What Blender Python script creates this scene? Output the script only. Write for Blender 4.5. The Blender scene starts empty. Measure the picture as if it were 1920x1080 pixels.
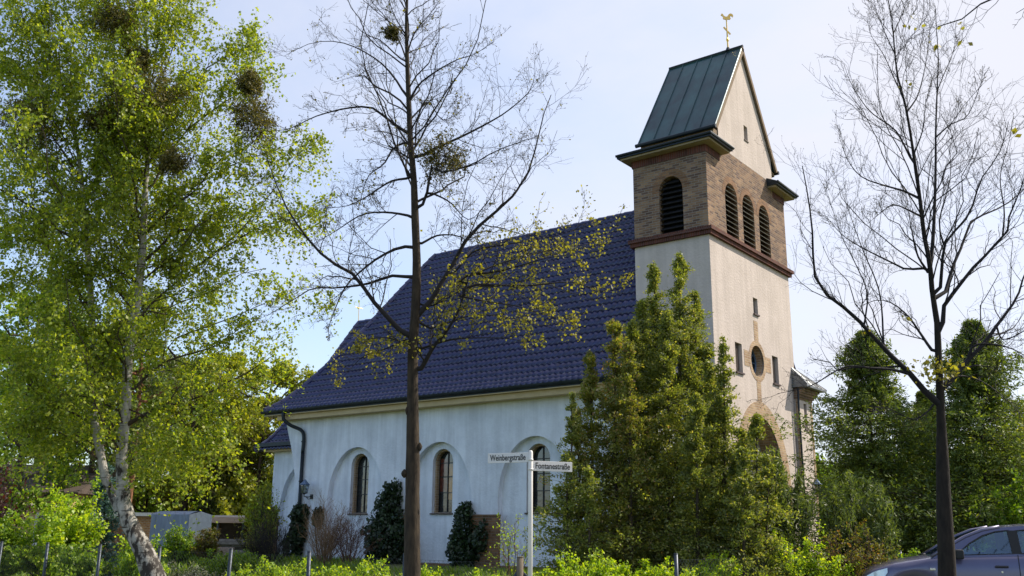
import bpy, bmesh, math, random
import numpy as np
from mathutils import Vector, Matrix
from mathutils.geometry import delaunay_2d_cdt

scene = bpy.context.scene
COL = scene.collection
rad = math.radians

# ------------------------------------------------------------------ camera
F_PX = 1781.158            # focal length in pixels of a 1920 wide frame
CAM = np.array([11.8487, -25.1964, 1.6])
AX_R = np.array([0.79548991, 0.60590829, 0.0084224])
AX_U = np.array([0.14275524, -0.20089339, 0.96915571])
AX_F = np.array([-0.58891149, 0.76975125, 0.24630525])
cam_data = bpy.data.cameras.new("camera")
cam_data.sensor_width = 36.0
cam_data.lens = F_PX * 36.0 / 1920.0
cam_data.clip_start = 0.1
cam_data.clip_end = 6000.0
cam = bpy.data.objects.new("camera", cam_data)
COL.objects.link(cam)
cam.matrix_world = Matrix([[AX_R[0], AX_U[0], -AX_F[0], CAM[0]],
                           [AX_R[1], AX_U[1], -AX_F[1], CAM[1]],
                           [AX_R[2], AX_U[2], -AX_F[2], CAM[2]],
                           [0, 0, 0, 1]])
scene.camera = cam

# ------------------------------------------------------------------ light
SUN_EL, SUN_AZ = rad(43), rad(55)      # azimuth from +X towards +Y
SUN_DIR = Vector((math.cos(SUN_AZ) * math.cos(SUN_EL), math.sin(SUN_AZ) * math.cos(SUN_EL), math.sin(SUN_EL)))
sun_data = bpy.data.lights.new("sun", 'SUN')
sun_data.energy = 3.9
sun_data.angle = rad(0.53)
sun_data.color = (1.0, 0.9, 0.76)
sun = bpy.data.objects.new("sun", sun_data)
COL.objects.link(sun)
sun.rotation_euler = SUN_DIR.to_track_quat('Z', 'Y').to_euler()
sun.location = (20, 20, 40)

world = bpy.data.worlds.new("World")
scene.world = world
world.use_nodes = True
nt = world.node_tree
nt.nodes.clear()
w_out = nt.nodes.new('ShaderNodeOutputWorld')
w_bg = nt.nodes.new('ShaderNodeBackground')
w_sky = nt.nodes.new('ShaderNodeTexSky')
w_sky.sky_type = 'NISHITA'
w_sky.sun_disc = False
w_sky.sun_elevation = SUN_EL
w_sky.sun_rotation = math.pi / 2 - SUN_AZ
w_sky.air_density = 1.0
w_sky.dust_density = 1.2
w_sky.ozone_density = 2.6
w_bg.inputs['Strength'].default_value = 0.15
# thin veil of high cloud
w_tc = nt.nodes.new('ShaderNodeTexCoord')
w_map = nt.nodes.new('ShaderNodeMapping')
w_map.inputs['Scale'].default_value = (1.0, 1.6, 2.6)
w_no = nt.nodes.new('ShaderNodeTexNoise')
w_no.inputs['Scale'].default_value = 1.6
w_no.inputs['Detail'].default_value = 7
w_no.inputs['Roughness'].default_value = 0.58
w_ramp = nt.nodes.new('ShaderNodeValToRGB')
w_ramp.color_ramp.elements[0].position = 0.30
w_ramp.color_ramp.elements[0].color = (0.0, 0.0, 0.0, 1)
w_ramp.color_ramp.elements[1].position = 0.72
w_ramp.color_ramp.elements[1].color = (0.55, 0.55, 0.55, 1)
w_mix = nt.nodes.new('ShaderNodeMix')
w_mix.data_type = 'RGBA'
w_mix.inputs[7].default_value = (3.45, 3.52, 3.95, 1)
nt.links.new(w_tc.outputs['Generated'], w_map.inputs['Vector'])
nt.links.new(w_map.outputs['Vector'], w_no.inputs['Vector'])
nt.links.new(w_no.outputs['Fac'], w_ramp.inputs['Fac'])
w_dot = nt.nodes.new('ShaderNodeVectorMath')
w_dot.operation = 'DOT_PRODUCT'
w_dot.inputs[1].default_value = SUN_DIR
w_mr = nt.nodes.new('ShaderNodeMapRange')           # the veil is thicker towards the sun
w_mr.inputs['From Min'].default_value = -0.1
w_mr.inputs['From Max'].default_value = 0.6
w_mr.inputs['To Min'].default_value = -0.30
w_mr.inputs['To Max'].default_value = 0.62
w_add = nt.nodes.new('ShaderNodeMath')
w_add.operation = 'ADD'
w_add.use_clamp = True
nt.links.new(w_tc.outputs['Generated'], w_dot.inputs[0])
nt.links.new(w_dot.outputs['Value'], w_mr.inputs['Value'])
nt.links.new(w_mr.outputs['Result'], w_add.inputs[0])
nt.links.new(w_ramp.outputs['Color'], w_add.inputs[1])
nt.links.new(w_add.outputs[0], w_mix.inputs[0])
nt.links.new(w_sky.outputs['Color'], w_mix.inputs[6])
nt.links.new(w_mix.outputs[2], w_bg.inputs['Color'])
nt.links.new(w_bg.outputs['Background'], w_out.inputs['Surface'])

scene.view_settings.view_transform = 'Standard'
scene.view_settings.look = 'None'
scene.view_settings.exposure = 0.78
scene.view_settings.gamma = 1.0
scene.render.engine = 'CYCLES'
scene.cycles.max_bounces = 6
scene.cycles.diffuse_bounces = 3
scene.cycles.glossy_bounces = 3
scene.cycles.transmission_bounces = 4
scene.cycles.transparent_max_bounces = 8
scene.cycles.use_denoising = True
scene.cycles.caustics_reflective = False
scene.cycles.caustics_refractive = False


# ------------------------------------------------------------------ helpers
FH = np.array([AX_F[0], AX_F[1], 0.0]); FH /= np.linalg.norm(FH)
RH = np.array([FH[1], -FH[0], 0.0])


def ray(u, v):
    return AX_F + AX_R * (u - 960) / F_PX - AX_U * (v - 540) / F_PX


def at(u, v, hd):
    """world point seen at picture position (u, v) at a horizontal distance hd in front of the viewer"""
    d = ray(u, v)
    return CAM + d * (hd / float(d @ FH))


def smooth(t):
    t = min(1.0, max(0.0, t))
    return t * t * (3 - 2 * t)


def gz(x, y):
    """height of the ground"""
    z = 0.5 * smooth((y + 13.5) / 8.0)
    z -= 0.5 * smooth((-17.5 - x) / 5.0) * smooth((y + 13.5) / 8.0)
    if x > 0:
        z -= 0.3 * smooth((x - 1.5) / 5.0) * smooth((y + 13.5) / 8.0) * smooth((4 - y) / 6.0)
    return z


def ground_at(u, hd):
    p = at(u, 1000, hd)
    return np.array([p[0], p[1], gz(p[0], p[1])])


ORG = {}


def tag(o, label=None, cat=None, group=None, kind=None):
    if label: o['label'] = label
    if cat: o['category'] = cat
    if group: o['group'] = group
    if kind: o['kind'] = kind
    return o


def thing(name, label, cat, loc, group=None):
    o = bpy.data.objects.new(name, None)
    o.empty_display_size = 0.2
    COL.objects.link(o)
    o.location = Vector([float(c) for c in loc])
    ORG[o.name] = np.array(loc, float)
    tag(o, label, cat, group)
    return o


def link_mesh(name, me, parent=None):
    o = bpy.data.objects.new(name, me)
    COL.objects.link(o)
    if parent is not None:
        o.parent = parent
        ORG[o.name] = ORG[parent.name]
    else:
        ORG[o.name] = np.zeros(3)
    return o


def np_mesh(name, V, faces, mat, parent=None, smooth_shade=False, mat_idx=None):
    """faces: (M,4) or (M,3) int array"""
    V = np.asarray(V, float)
    if parent is not None:
        V = V - ORG[parent.name]
    faces = np.asarray(faces, np.int32)
    me = bpy.data.meshes.new(name)
    n = len(faces); k = faces.shape[1]
    me.vertices.add(len(V))
    me.vertices.foreach_set('co', V.astype(np.float32).ravel())
    me.loops.add(n * k)
    me.loops.foreach_set('vertex_index', faces.ravel())
    me.polygons.add(n)
    me.polygons.foreach_set('loop_start', np.arange(0, n * k, k, dtype=np.int32))
    me.polygons.foreach_set('loop_total', np.full(n, k, np.int32))
    if smooth_shade:
        me.polygons.foreach_set('use_smooth', np.ones(n, bool))
    for m in (mat if isinstance(mat, (list, tuple)) else [mat]):
        me.materials.append(m)
    if mat_idx is not None:
        me.polygons.foreach_set('material_index', np.asarray(mat_idx, np.int32))
    me.update(calc_edges=True)
    return link_mesh(name, me, parent)


def inside(x, y, ring):
    r = False; j = len(ring) - 1
    for i in range(len(ring)):
        (xi, yi), (xj, yj) = ring[i], ring[j]
        if (yi > y) != (yj > y) and x < (xj - xi) * (y - yi) / (yj - yi) + xi: r = not r
        j = i
    return r


class MB:
    """collects shapes and links them as ONE mesh object"""
    def __init__(self):
        self.v = []; self.f = []; self.m = []

    def add(self, verts, faces, mi=0):
        b = len(self.v)
        self.v += [tuple(float(c) for c in p) for p in verts]
        self.f += [tuple(i + b for i in f) for f in faces]
        self.m += [mi] * len(faces)

    def box(self, x0, x1, y0, y1, z0, z1, mi=0):
        v = [(x, y, z) for z in (z0, z1) for y in (y0, y1) for x in (x0, x1)]
        self.add(v, [(0, 2, 3, 1), (4, 5, 7, 6), (0, 1, 5, 4), (2, 6, 7, 3), (0, 4, 6, 2), (1, 3, 7, 5)], mi)

    def obox(self, c, ax, ay, az, sx, sy, sz, mi=0):
        """oriented box: centre c, unit axes, full sizes"""
        c = np.array(c, float); ax = np.array(ax, float); ay = np.array(ay, float); az = np.array(az, float)
        v = [c + ax * sx / 2 * i + ay * sy / 2 * j + az * sz / 2 * k for k in (-1, 1) for j in (-1, 1) for i in (-1, 1)]
        self.add(v, [(0, 2, 3, 1), (4, 5, 7, 6), (0, 1, 5, 4), (2, 6, 7, 3), (0, 4, 6, 2), (1, 3, 7, 5)], mi)

    def quad(self, a, b, c, d, mi=0):
        self.add([a, b, c, d], [(0, 1, 2, 3)], mi)

    def tube(self, pts, r, n=8, caps=True, mi=0):
        pts = [np.array(p, float) for p in pts]
        if not hasattr(r, '__len__'): r = [r] * len(pts)
        up = np.array([0, 0, 1.0]); vs = []; prev = None
        for i, p in enumerate(pts):
            t = pts[min(i + 1, len(pts) - 1)] - pts[max(i - 1, 0)]
            t /= np.linalg.norm(t) + 1e-12
            if prev is None:
                a = np.cross(t, up)
                if np.linalg.norm(a) < 1e-3: a = np.cross(t, np.array([1.0, 0, 0]))
            else:
                a = prev - t * (prev @ t)
            a /= np.linalg.norm(a); prev = a
            b = np.cross(t, a)
            for k in range(n):
                an = 2 * math.pi * k / n
                vs.append(p + (a * math.cos(an) + b * math.sin(an)) * r[i])
        fs = []
        for i in range(len(pts) - 1):
            for k in range(n):
                k2 = (k + 1) % n
                fs.append((i * n + k, i * n + k2, (i + 1) * n + k2, (i + 1) * n + k))
        if caps:
            fs.append(tuple(range(n))[::-1]); fs.append(tuple((len(pts) - 1) * n + k for k in range(n)))
        self.add(vs, fs, mi)

    def panel(self, outer, holes, to3, depth=0.0, jamb_mi=None, mi=0, hole_depths=None):
        """flat face with holes; to3(a, b, d) maps plane coordinates and inward depth to space"""
        vs = []; es = []; fcs = []
        for ring in [outer] + list(holes):
            b = len(vs); n = len(ring)
            vs += [Vector(p) for p in ring]
            es += [(b + i, b + (i + 1) % n) for i in range(n)]
            fcs.append(list(range(b, b + n)))
        ov, oe, of, a1, a2, fo = delaunay_2d_cdt(vs, es, [], 0, 1e-6)
        tri = []
        for f in of:
            cx = sum(ov[i].x for i in f) / len(f); cy = sum(ov[i].y for i in f) / len(f)
            if inside(cx, cy, outer) and not any(inside(cx, cy, h) for h in holes): tri.append(tuple(f))
        self.add([to3(p.x, p.y, 0) for p in ov], tri, mi)
        for hi, h in enumerate(holes):
            dd = hole_depths[hi] if hole_depths else depth
            if dd <= 0: continue
            n = len(h)
            self.add([to3(p[0], p[1], 0) for p in h] + [to3(p[0], p[1], dd) for p in h],
                     [(i, (i + 1) % n, n + (i + 1) % n, n + i) for i in range(n)], mi if jamb_mi is None else jamb_mi)

    def plate(self, ring, to3, d0, d1, mi=0):
        """closed prism from a ring in plane coordinates"""
        n = len(ring)
        vs = [to3(p[0], p[1], d0) for p in ring] + [to3(p[0], p[1], d1) for p in ring]
        fs = [tuple(range(n)), tuple(range(2 * n - 1, n - 1, -1))]
        fs += [(i, (i + 1) % n, n + (i + 1) % n, n + i) for i in range(n)]
        self.add(vs, fs, mi)

    def build(self, name, mats, parent=None, smooth_shade=False, bevel=0.0):
        off = ORG[parent.name] if parent is not None else np.zeros(3)
        me = bpy.data.meshes.new(name)
        me.from_pydata([tuple(np.array(p) - off) for p in self.v], [], self.f)
        for m in (mats if isinstance(mats, (list, tuple)) else [mats]): me.materials.append(m)
        me.polygons.foreach_set('material_index', self.m)
        if smooth_shade:
            me.polygons.foreach_set('use_smooth', [True] * len(self.f))
        me.update()
        o = link_mesh(name, me, parent)
        if bevel:
            b = o.modifiers.new('bevel', 'BEVEL'); b.width = bevel; b.segments = 2; b.limit_method = 'ANGLE'
        return o


def copy_tree(o, parent=None):
    c = o.copy(); COL.objects.link(c)
    if parent is not None: c.parent = parent
    ORG[c.name] = ORG[o.name]
    for ch in list(o.children): copy_tree(ch, c)
    return c


# ------------------------------------------------------------------ materials
def mat_base(name):
    m = bpy.data.materials.new(name); m.use_nodes = True
    n = m.node_tree
    return m, n, n.nodes['Principled BSDF']


def ramp_node(n, stops):
    r = n.nodes.new('ShaderNodeValToRGB')
    e = r.color_ramp.elements
    while len(e) < len(stops): e.new(0.5)
    for i, (p, c) in enumerate(stops):
        e[i].position = p; e[i].color = (c[0], c[1], c[2], 1)
    return r


def noise_mat(name, c0, c1, scale=4.0, rough=0.8, bump=0.0, bump_scale=None, metallic=0.0, stretch=(1, 1, 1), spec=0.3, detail=6, pos=(0.3, 0.7)):
    m, n, b = mat_base(name)
    tc = n.nodes.new('ShaderNodeTexCoord'); mp = n.nodes.new('ShaderNodeMapping')
    mp.inputs['Scale'].default_value = stretch
    no = n.nodes.new('ShaderNodeTexNoise'); no.inputs['Scale'].default_value = scale; no.inputs['Detail'].default_value = detail
    no.inputs['Roughness'].default_value = 0.62
    r = ramp_node(n, [(pos[0], c0), (pos[1], c1)])
    n.links.new(tc.outputs['Object'], mp.inputs['Vector']); n.links.new(mp.outputs['Vector'], no.inputs['Vector'])
    n.links.new(no.outputs['Fac'], r.inputs['Fac']); n.links.new(r.outputs['Color'], b.inputs['Base Color'])
    b.inputs['Roughness'].default_value = rough; b.inputs['Metallic'].default_value = metallic
    b.inputs['Specular IOR Level'].default_value = spec
    if bump:
        n2 = n.nodes.new('ShaderNodeTexNoise'); n2.inputs['Scale'].default_value = bump_scale or scale * 4; n2.inputs['Detail'].default_value = 5
        n.links.new(mp.outputs['Vector'], n2.inputs['Vector'])
        bp = n.nodes.new('ShaderNodeBump'); bp.inputs['Strength'].default_value = 0.6; bp.inputs['Distance'].default_value = bump
        n.links.new(n2.outputs['Fac'], bp.inputs['Height']); n.links.new(bp.outputs['Normal'], b.inputs['Normal'])
    return m


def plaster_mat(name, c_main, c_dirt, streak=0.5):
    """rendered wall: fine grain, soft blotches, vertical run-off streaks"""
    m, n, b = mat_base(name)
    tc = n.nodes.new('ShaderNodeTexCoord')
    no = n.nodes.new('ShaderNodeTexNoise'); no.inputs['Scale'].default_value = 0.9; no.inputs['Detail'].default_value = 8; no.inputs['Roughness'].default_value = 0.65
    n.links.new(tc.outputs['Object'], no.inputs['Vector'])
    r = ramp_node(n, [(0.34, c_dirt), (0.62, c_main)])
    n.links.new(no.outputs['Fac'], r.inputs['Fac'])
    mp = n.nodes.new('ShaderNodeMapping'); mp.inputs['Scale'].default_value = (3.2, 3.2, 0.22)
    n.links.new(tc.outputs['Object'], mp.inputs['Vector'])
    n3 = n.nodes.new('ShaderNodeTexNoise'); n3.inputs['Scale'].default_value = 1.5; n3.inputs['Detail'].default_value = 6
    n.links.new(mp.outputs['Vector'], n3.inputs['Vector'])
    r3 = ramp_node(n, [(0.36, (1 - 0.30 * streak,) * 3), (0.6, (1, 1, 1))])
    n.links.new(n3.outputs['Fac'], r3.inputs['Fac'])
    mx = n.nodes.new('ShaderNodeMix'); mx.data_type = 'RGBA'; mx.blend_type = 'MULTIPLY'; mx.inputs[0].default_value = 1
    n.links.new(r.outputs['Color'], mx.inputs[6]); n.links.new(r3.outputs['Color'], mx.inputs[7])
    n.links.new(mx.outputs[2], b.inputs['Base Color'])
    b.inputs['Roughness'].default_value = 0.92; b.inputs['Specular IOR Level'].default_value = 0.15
    n2 = n.nodes.new('ShaderNodeTexNoise'); n2.inputs['Scale'].default_value = 14; n2.inputs['Detail'].default_value = 8
    n.links.new(tc.outputs['Object'], n2.inputs['Vector'])
    bp = n.nodes.new('ShaderNodeBump'); bp.inputs['Strength'].default_value = 0.7; bp.inputs['Distance'].default_value = 0.02
    n.links.new(n2.outputs['Fac'], bp.inputs['Height']); n.links.new(bp.outputs['Normal'], b.inputs['Normal'])
    return m


def brick_mat(name, c1, c2, mortar, bw=0.25, bh=0.077, extra=None):
    m, n, b = mat_base(name)
    tc = n.nodes.new('ShaderNodeTexCoord'); sx = n.nodes.new('ShaderNodeSeparateXYZ')
    n.links.new(tc.outputs['Object'], sx.inputs[0])
    ad = n.nodes.new('ShaderNodeMath'); ad.operation = 'ADD'
    n.links.new(sx.outputs['X'], ad.inputs[0]); n.links.new(sx.outputs['Y'], ad.inputs[1])
    cb = n.nodes.new('ShaderNodeCombineXYZ')
    n.links.new(ad.outputs[0], cb.inputs['X']); n.links.new(sx.outputs['Z'], cb.inputs['Y'])
    bk = n.nodes.new('ShaderNodeTexBrick')
    bk.inputs['Scale'].default_value = 1.0
    bk.inputs['Brick Width'].default_value = bw; bk.inputs['Row Height'].default_value = bh
    bk.inputs['Mortar Size'].default_value = 0.010; bk.inputs['Mortar Smooth'].default_value = 0.2
    bk.inputs['Color1'].default_value = (0, 0, 0, 1); bk.inputs['Color2'].default_value = (1, 1, 1, 1)
    bk.inputs['Mortar'].default_value = (0.5, 0.5, 0.5, 1)
    bk.inputs['Bias'].default_value = 0.0
    n.links.new(cb.outputs[0], bk.inputs['Vector'])
    r = ramp_node(n, [(0.0, c1), (0.5, c2), (1.0, extra or c1)])
    n.links.new(bk.outputs['Color'], r.inputs['Fac'])
    no = n.nodes.new('ShaderNodeTexNoise'); no.inputs['Scale'].default_value = 2.2; no.inputs['Detail'].default_value = 7
    n.links.new(tc.outputs['Object'], no.inputs['Vector'])
    rn = ramp_node(n, [(0.3, (0.62, 0.6, 0.58)), (0.7, (1.1, 1.08, 1.05))])
    n.links.new(no.outputs['Fac'], rn.inputs['Fac'])
    mx = n.nodes.new('ShaderNodeMix'); mx.data_type = 'RGBA'; mx.blend_type = 'MULTIPLY'; mx.inputs[0].default_value = 1
    n.links.new(r.outputs['Color'], mx.inputs[6]); n.links.new(rn.outputs['Color'], mx.inputs[7])
    mm = n.nodes.new('ShaderNodeMix'); mm.data_type = 'RGBA'
    n.links.new(bk.outputs['Fac'], mm.inputs[0]); n.links.new(mx.outputs[2], mm.inputs[6]); mm.inputs[7].default_value = (*mortar, 1)
    n.links.new(mm.outputs[2], b.inputs['Base Color'])
    b.inputs['Roughness'].default_value = 0.9; b.inputs['Specular IOR Level'].default_value = 0.2
    bp = n.nodes.new('ShaderNodeBump'); bp.inputs['Strength'].default_value = 0.8; bp.inputs['Distance'].default_value = 0.012; bp.invert = True
    n.links.new(bk.outputs['Fac'], bp.inputs['Height']); n.links.new(bp.outputs['Normal'], b.inputs['Normal'])
    return m


def leaf_mat(name, stops, trans=0.52, trans_tint=(1.4, 1.38, 0.42), rough=0.5, gloss=0.035):
    m = bpy.data.materials.new(name); m.use_nodes = True
    n = m.node_tree; n.nodes.clear()
    out = n.nodes.new('ShaderNodeOutputMaterial')
    geo = n.nodes.new('ShaderNodeNewGeometry')
    r = ramp_node(n, stops)
    n.links.new(geo.outputs['Random Per Island'], r.inputs['Fac'])
    d = n.nodes.new('ShaderNodeBsdfDiffuse'); t = n.nodes.new('ShaderNodeBsdfTranslucent'); g = n.nodes.new('ShaderNodeBsdfGlossy')
    g.inputs['Roughness'].default_value = rough
    g.inputs['Color'].default_value = (0.9, 0.9, 0.9, 1)
    mt = n.nodes.new('ShaderNodeMix'); mt.data_type = 'RGBA'; mt.blend_type = 'MULTIPLY'; mt.inputs[0].default_value = 1
    mt.inputs[7].default_value = (*trans_tint, 1)
    n.links.new(r.outputs['Color'], mt.inputs[6])
    n.links.new(r.outputs['Color'], d.inputs['Color']); n.links.new(mt.outputs[2], t.inputs['Color'])
    m1 = n.nodes.new('ShaderNodeMixShader'); m1.inputs[0].default_value = trans
    n.links.new(d.outputs[0], m1.inputs[1]); n.links.new(t.outputs[0], m1.inputs[2])
    m2 = n.nodes.new('ShaderNodeMixShader'); m2.inputs[0].default_value = gloss
    n.links.new(m1.outputs[0], m2.inputs[1]); n.links.new(g.outputs[0], m2.inputs[2])
    n.links.new(m2.outputs[0], out.inputs['Surface'])
    return m


def birch_bark_mat():
    m, n, b = mat_base('birch_bark')
    tc = n.nodes.new('ShaderNodeTexCoord')
    mp = n.nodes.new('ShaderNodeMapping'); mp.inputs['Scale'].default_value = (9, 9, 4.5)
    n.links.new(tc.outputs['Object'], mp.inputs['Vector'])
    no = n.nodes.new('ShaderNodeTexNoise'); no.inputs['Scale'].default_value = 0.9; no.inputs['Detail'].default_value = 7; no.inputs['Roughness'].default_value = 0.6
    n.links.new(mp.outputs['Vector'], no.inputs['Vector'])
    # old fissured bark low on the trunk, white above
    sx = n.nodes.new('ShaderNodeSeparateXYZ'); n.links.new(tc.outputs['Object'], sx.inputs[0])
    mr = n.nodes.new('ShaderNodeMapRange'); mr.inputs['From Min'].default_value = 0.6; mr.inputs['From Max'].default_value = 3.2
    mr.inputs['To Min'].default_value = 0.11; mr.inputs['To Max'].default_value = -0.10
    n.links.new(sx.outputs['Z'], mr.inputs['Value'])
    ad = n.nodes.new('ShaderNodeMath'); ad.operation = 'SUBTRACT'
    n.links.new(no.outputs['Fac'], ad.inputs[0]); n.links.new(mr.outputs['Result'], ad.inputs[1])
    r = ramp_node(n, [(0.42, (0.026, 0.020, 0.016)), (0.475, (0.25, 0.235, 0.21)), (0.64, (0.44, 0.42, 0.385))])
    n.links.new(ad.outputs[0], r.inputs['Fac'])
    # horizontal dark lenticels
    mp2 = n.nodes.new('ShaderNodeMapping'); mp2.inputs['Scale'].default_value = (3, 3, 26)
    n.links.new(tc.outputs['Object'], mp2.inputs['Vector'])
    n2 = n.nodes.new('ShaderNodeTexNoise'); n2.inputs['Scale'].default_value = 1.0; n2.inputs['Detail'].default_value = 3
    n.links.new(mp2.outputs['Vector'], n2.inputs['Vector'])
    r2 = ramp_node(n, [(0.32, (0.18, 0.16, 0.14)), (0.42, (1, 1, 1))])
    n.links.new(n2.outputs['Fac'], r2.inputs['Fac'])
    mx = n.nodes.new('ShaderNodeMix'); mx.data_type = 'RGBA'; mx.blend_type = 'MULTIPLY'; mx.inputs[0].default_value = 1
    n.links.new(r.outputs['Color'], mx.inputs[6]); n.links.new(r2.outputs['Color'], mx.inputs[7])
    n.links.new(mx.outputs[2], b.inputs['Base Color']); b.inputs['Roughness'].default_value = 0.8
    bp = n.nodes.new('ShaderNodeBump'); bp.inputs['Distance'].default_value = 0.03
    n.links.new(ad.outputs[0], bp.inputs['Height']); n.links.new(bp.outputs['Normal'], b.inputs['Normal'])
    return m


def glass_mat(name, tint=(0.03, 0.04, 0.05), rough=0.03):
    """dark leaded church glass"""
    m, n, b = mat_base(name)
    tc = n.nodes.new('ShaderNodeTexCoord')
    no = n.nodes.new('ShaderNodeTexNoise'); no.inputs['Scale'].default_value = 5
    n.links.new(tc.outputs['Object'], no.inputs['Vector'])
    r = ramp_node(n, [(0.35, tuple(c * 0.5 for c in tint)), (0.7, tint)])
    n.links.new(no.outputs['Fac'], r.inputs['Fac']); n.links.new(r.outputs['Color'], b.inputs['Base Color'])
    b.inputs['Roughness'].default_value = rough; b.inputs['Specular IOR Level'].default_value = 0.9
    bp = n.nodes.new('ShaderNodeBump'); bp.inputs['Distance'].default_value = 0.01; bp.inputs['Strength'].default_value = 0.3
    n.links.new(no.outputs['Fac'], bp.inputs['Height']); n.links.new(bp.outputs['Normal'], b.inputs['Normal'])
    return m


def pane_mat(name, tint, clear=0.6):
    m = bpy.data.materials.new(name); m.use_nodes = True
    n = m.node_tree; n.nodes.clear()
    out = n.nodes.new('ShaderNodeOutputMaterial')
    t = n.nodes.new('ShaderNodeBsdfTransparent'); t.inputs['Color'].default_value = (*tint, 1)
    g = n.nodes.new('ShaderNodeBsdfGlossy'); g.inputs['Roughness'].default_value = 0.02
    g.inputs['Color'].default_value = (0.8, 0.9, 1.0, 1)
    mx = n.nodes.new('ShaderNodeMixShader'); mx.inputs[0].default_value = 1 - clear
    n.links.new(t.outputs[0], mx.inputs[1]); n.links.new(g.outputs[0], mx.inputs[2]); n.links.new(mx.outputs[0], out.inputs['Surface'])
    return m


def plain(name, col, rough=0.5, metallic=0.0, spec=0.5, coat=0.0, var=0.15, scale=6):
    c0 = tuple(c * (1 - var) for c in col); c1 = tuple(min(1, c * (1 + var)) for c in col)
    m = noise_mat(name, c0, c1, scale, rough, 0, None, metallic, (1, 1, 1), spec)
    if coat: m.node_tree.nodes['Principled BSDF'].inputs['Coat Weight'].default_value = coat
    return m


M = {}
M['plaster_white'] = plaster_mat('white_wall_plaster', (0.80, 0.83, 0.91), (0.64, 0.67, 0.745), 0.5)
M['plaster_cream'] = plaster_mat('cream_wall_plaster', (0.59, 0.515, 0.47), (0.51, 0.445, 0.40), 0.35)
M['brick'] = brick_mat('mottled_yellow_brown_brick', (0.34, 0.222, 0.135), (0.24, 0.148, 0.096), (0.25, 0.215, 0.18), extra=(0.12, 0.076, 0.065))
M['brick_tan'] = brick_mat('tan_brick', (0.50, 0.37, 0.24), (0.44, 0.31, 0.19), (0.44, 0.36, 0.28), extra=(0.38, 0.25, 0.16))
M['brick_red'] = brick_mat('red_brown_brick', (0.16, 0.055, 0.04), (0.12, 0.045, 0.035), (0.12, 0.08, 0.07), bw=0.077, bh=0.25, extra=(0.09, 0.035, 0.03))
M['brick_brown'] = brick_mat('brown_clinker_brick', (0.30, 0.17, 0.09), (0.24, 0.13, 0.075), (0.2, 0.15, 0.11), extra=(0.18, 0.10, 0.06))
M['brick_orange'] = brick_mat('orange_brick', (0.5, 0.26, 0.1), (0.42, 0.2, 0.08), (0.45, 0.35, 0.25), extra=(0.36, 0.17, 0.07))
M['tile'] = noise_mat('dark_blue_glazed_roof_tile', (0.007, 0.009, 0.044), (0.028, 0.032, 0.125), 4.6, 0.32, 0.004, 22, spec=0.55)
M['copper'] = noise_mat('weathered_copper_sheet', (0.018, 0.034, 0.050), (0.035, 0.100, 0.112), 1.4, 0.40, 0.012, 2.5, metallic=0.35, stretch=(1, 1, 0.35))
M['dark_metal'] = noise_mat('dark_blue_sheet_metal', (0.012, 0.018, 0.024), (0.025, 0.035, 0.045), 4, 0.42, metallic=0.3)
M['cream_paint'] = noise_mat('cream_painted_timber', (0.46, 0.35, 0.19), (0.56, 0.44, 0.26), 3, 0.7)
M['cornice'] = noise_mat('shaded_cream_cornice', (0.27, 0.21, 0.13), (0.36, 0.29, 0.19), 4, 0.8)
M['soffit'] = noise_mat('brown_soffit_board', (0.16, 0.11, 0.07), (0.22, 0.16, 0.10), 5, 0.8)
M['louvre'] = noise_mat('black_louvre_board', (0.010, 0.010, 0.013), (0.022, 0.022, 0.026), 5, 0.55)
M['louvre_grey'] = noise_mat('weathered_grey_louvre', (0.26, 0.24, 0.23), (0.40, 0.37, 0.34), 5, 0.75)
M['void'] = plain('dark_interior', (0.006, 0.006, 0.007), 0.9, var=0.2)
M['gold'] = noise_mat('gilded_metal', (0.72, 0.44, 0.10), (0.85, 0.58, 0.18), 8, 0.28, metallic=0.9)
M['shutter'] = noise_mat('brown_grey_slatted_infill', (0.10, 0.08, 0.07), (0.16, 0.13, 0.11), 3, 0.8, stretch=(30, 30, 1))
M['glass_dark'] = glass_mat('dark_leaded_glass', (0.03, 0.04, 0.045))
M['glass_amber'] = glass_mat('amber_glass', (0.42, 0.20, 0.06), 0.12)
M['glass_red'] = glass_mat('red_glass', (0.16, 0.045, 0.03), 0.12)
M['iron'] = plain('black_iron', (0.012, 0.012, 0.014), 0.5)
M['iron_blue'] = plain('blue_grey_painted_metal', (0.08, 0.13, 0.22), 0.4, 0.3)
M['lamp_glass'] = pane_mat('lantern_glass', (0.75, 0.78, 0.8), 0.75)
M['sill'] = plain('dark_clinker_sill', (0.05, 0.025, 0.02), 0.5)
M['galv'] = noise_mat('galvanised_steel', (0.035, 0.042, 0.055), (0.08, 0.095, 0.12), 16, 0.45, metallic=0.5)
M['wood_post'] = noise_mat('weathered_wood_post', (0.10, 0.08, 0.06), (0.2, 0.165, 0.12), 9, 0.9, 0.004, 40, stretch=(1, 1, 0.15))
M['sign_white'] = plain('white_enamel_sign', (0.70, 0.68, 0.68), 0.35, var=0.05)
M['sign_post'] = plain('white_painted_post', (0.72, 0.70, 0.68), 0.4, var=0.06)
M['sign_black'] = plain('black_lettering', (0.012, 0.012, 0.016), 0.5, var=0.02)
M['bark'] = noise_mat('grey_brown_bark', (0.030, 0.022, 0.016), (0.088, 0.068, 0.048), 9, 0.9, 0.015, 26, stretch=(1.6, 1.6, 0.35))
M['bark_lime'] = noise_mat('brown_linden_bark', (0.016, 0.012, 0.009), (0.062, 0.045, 0.028), 14, 0.9, 0.012, 34, stretch=(1.6, 1.6, 0.45))
M['bark_dark'] = noise_mat('dark_linden_bark', (0.009, 0.007, 0.006), (0.030, 0.023, 0.017), 14, 0.9, 0.012, 34, stretch=(1.6, 1.6, 0.45))
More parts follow.
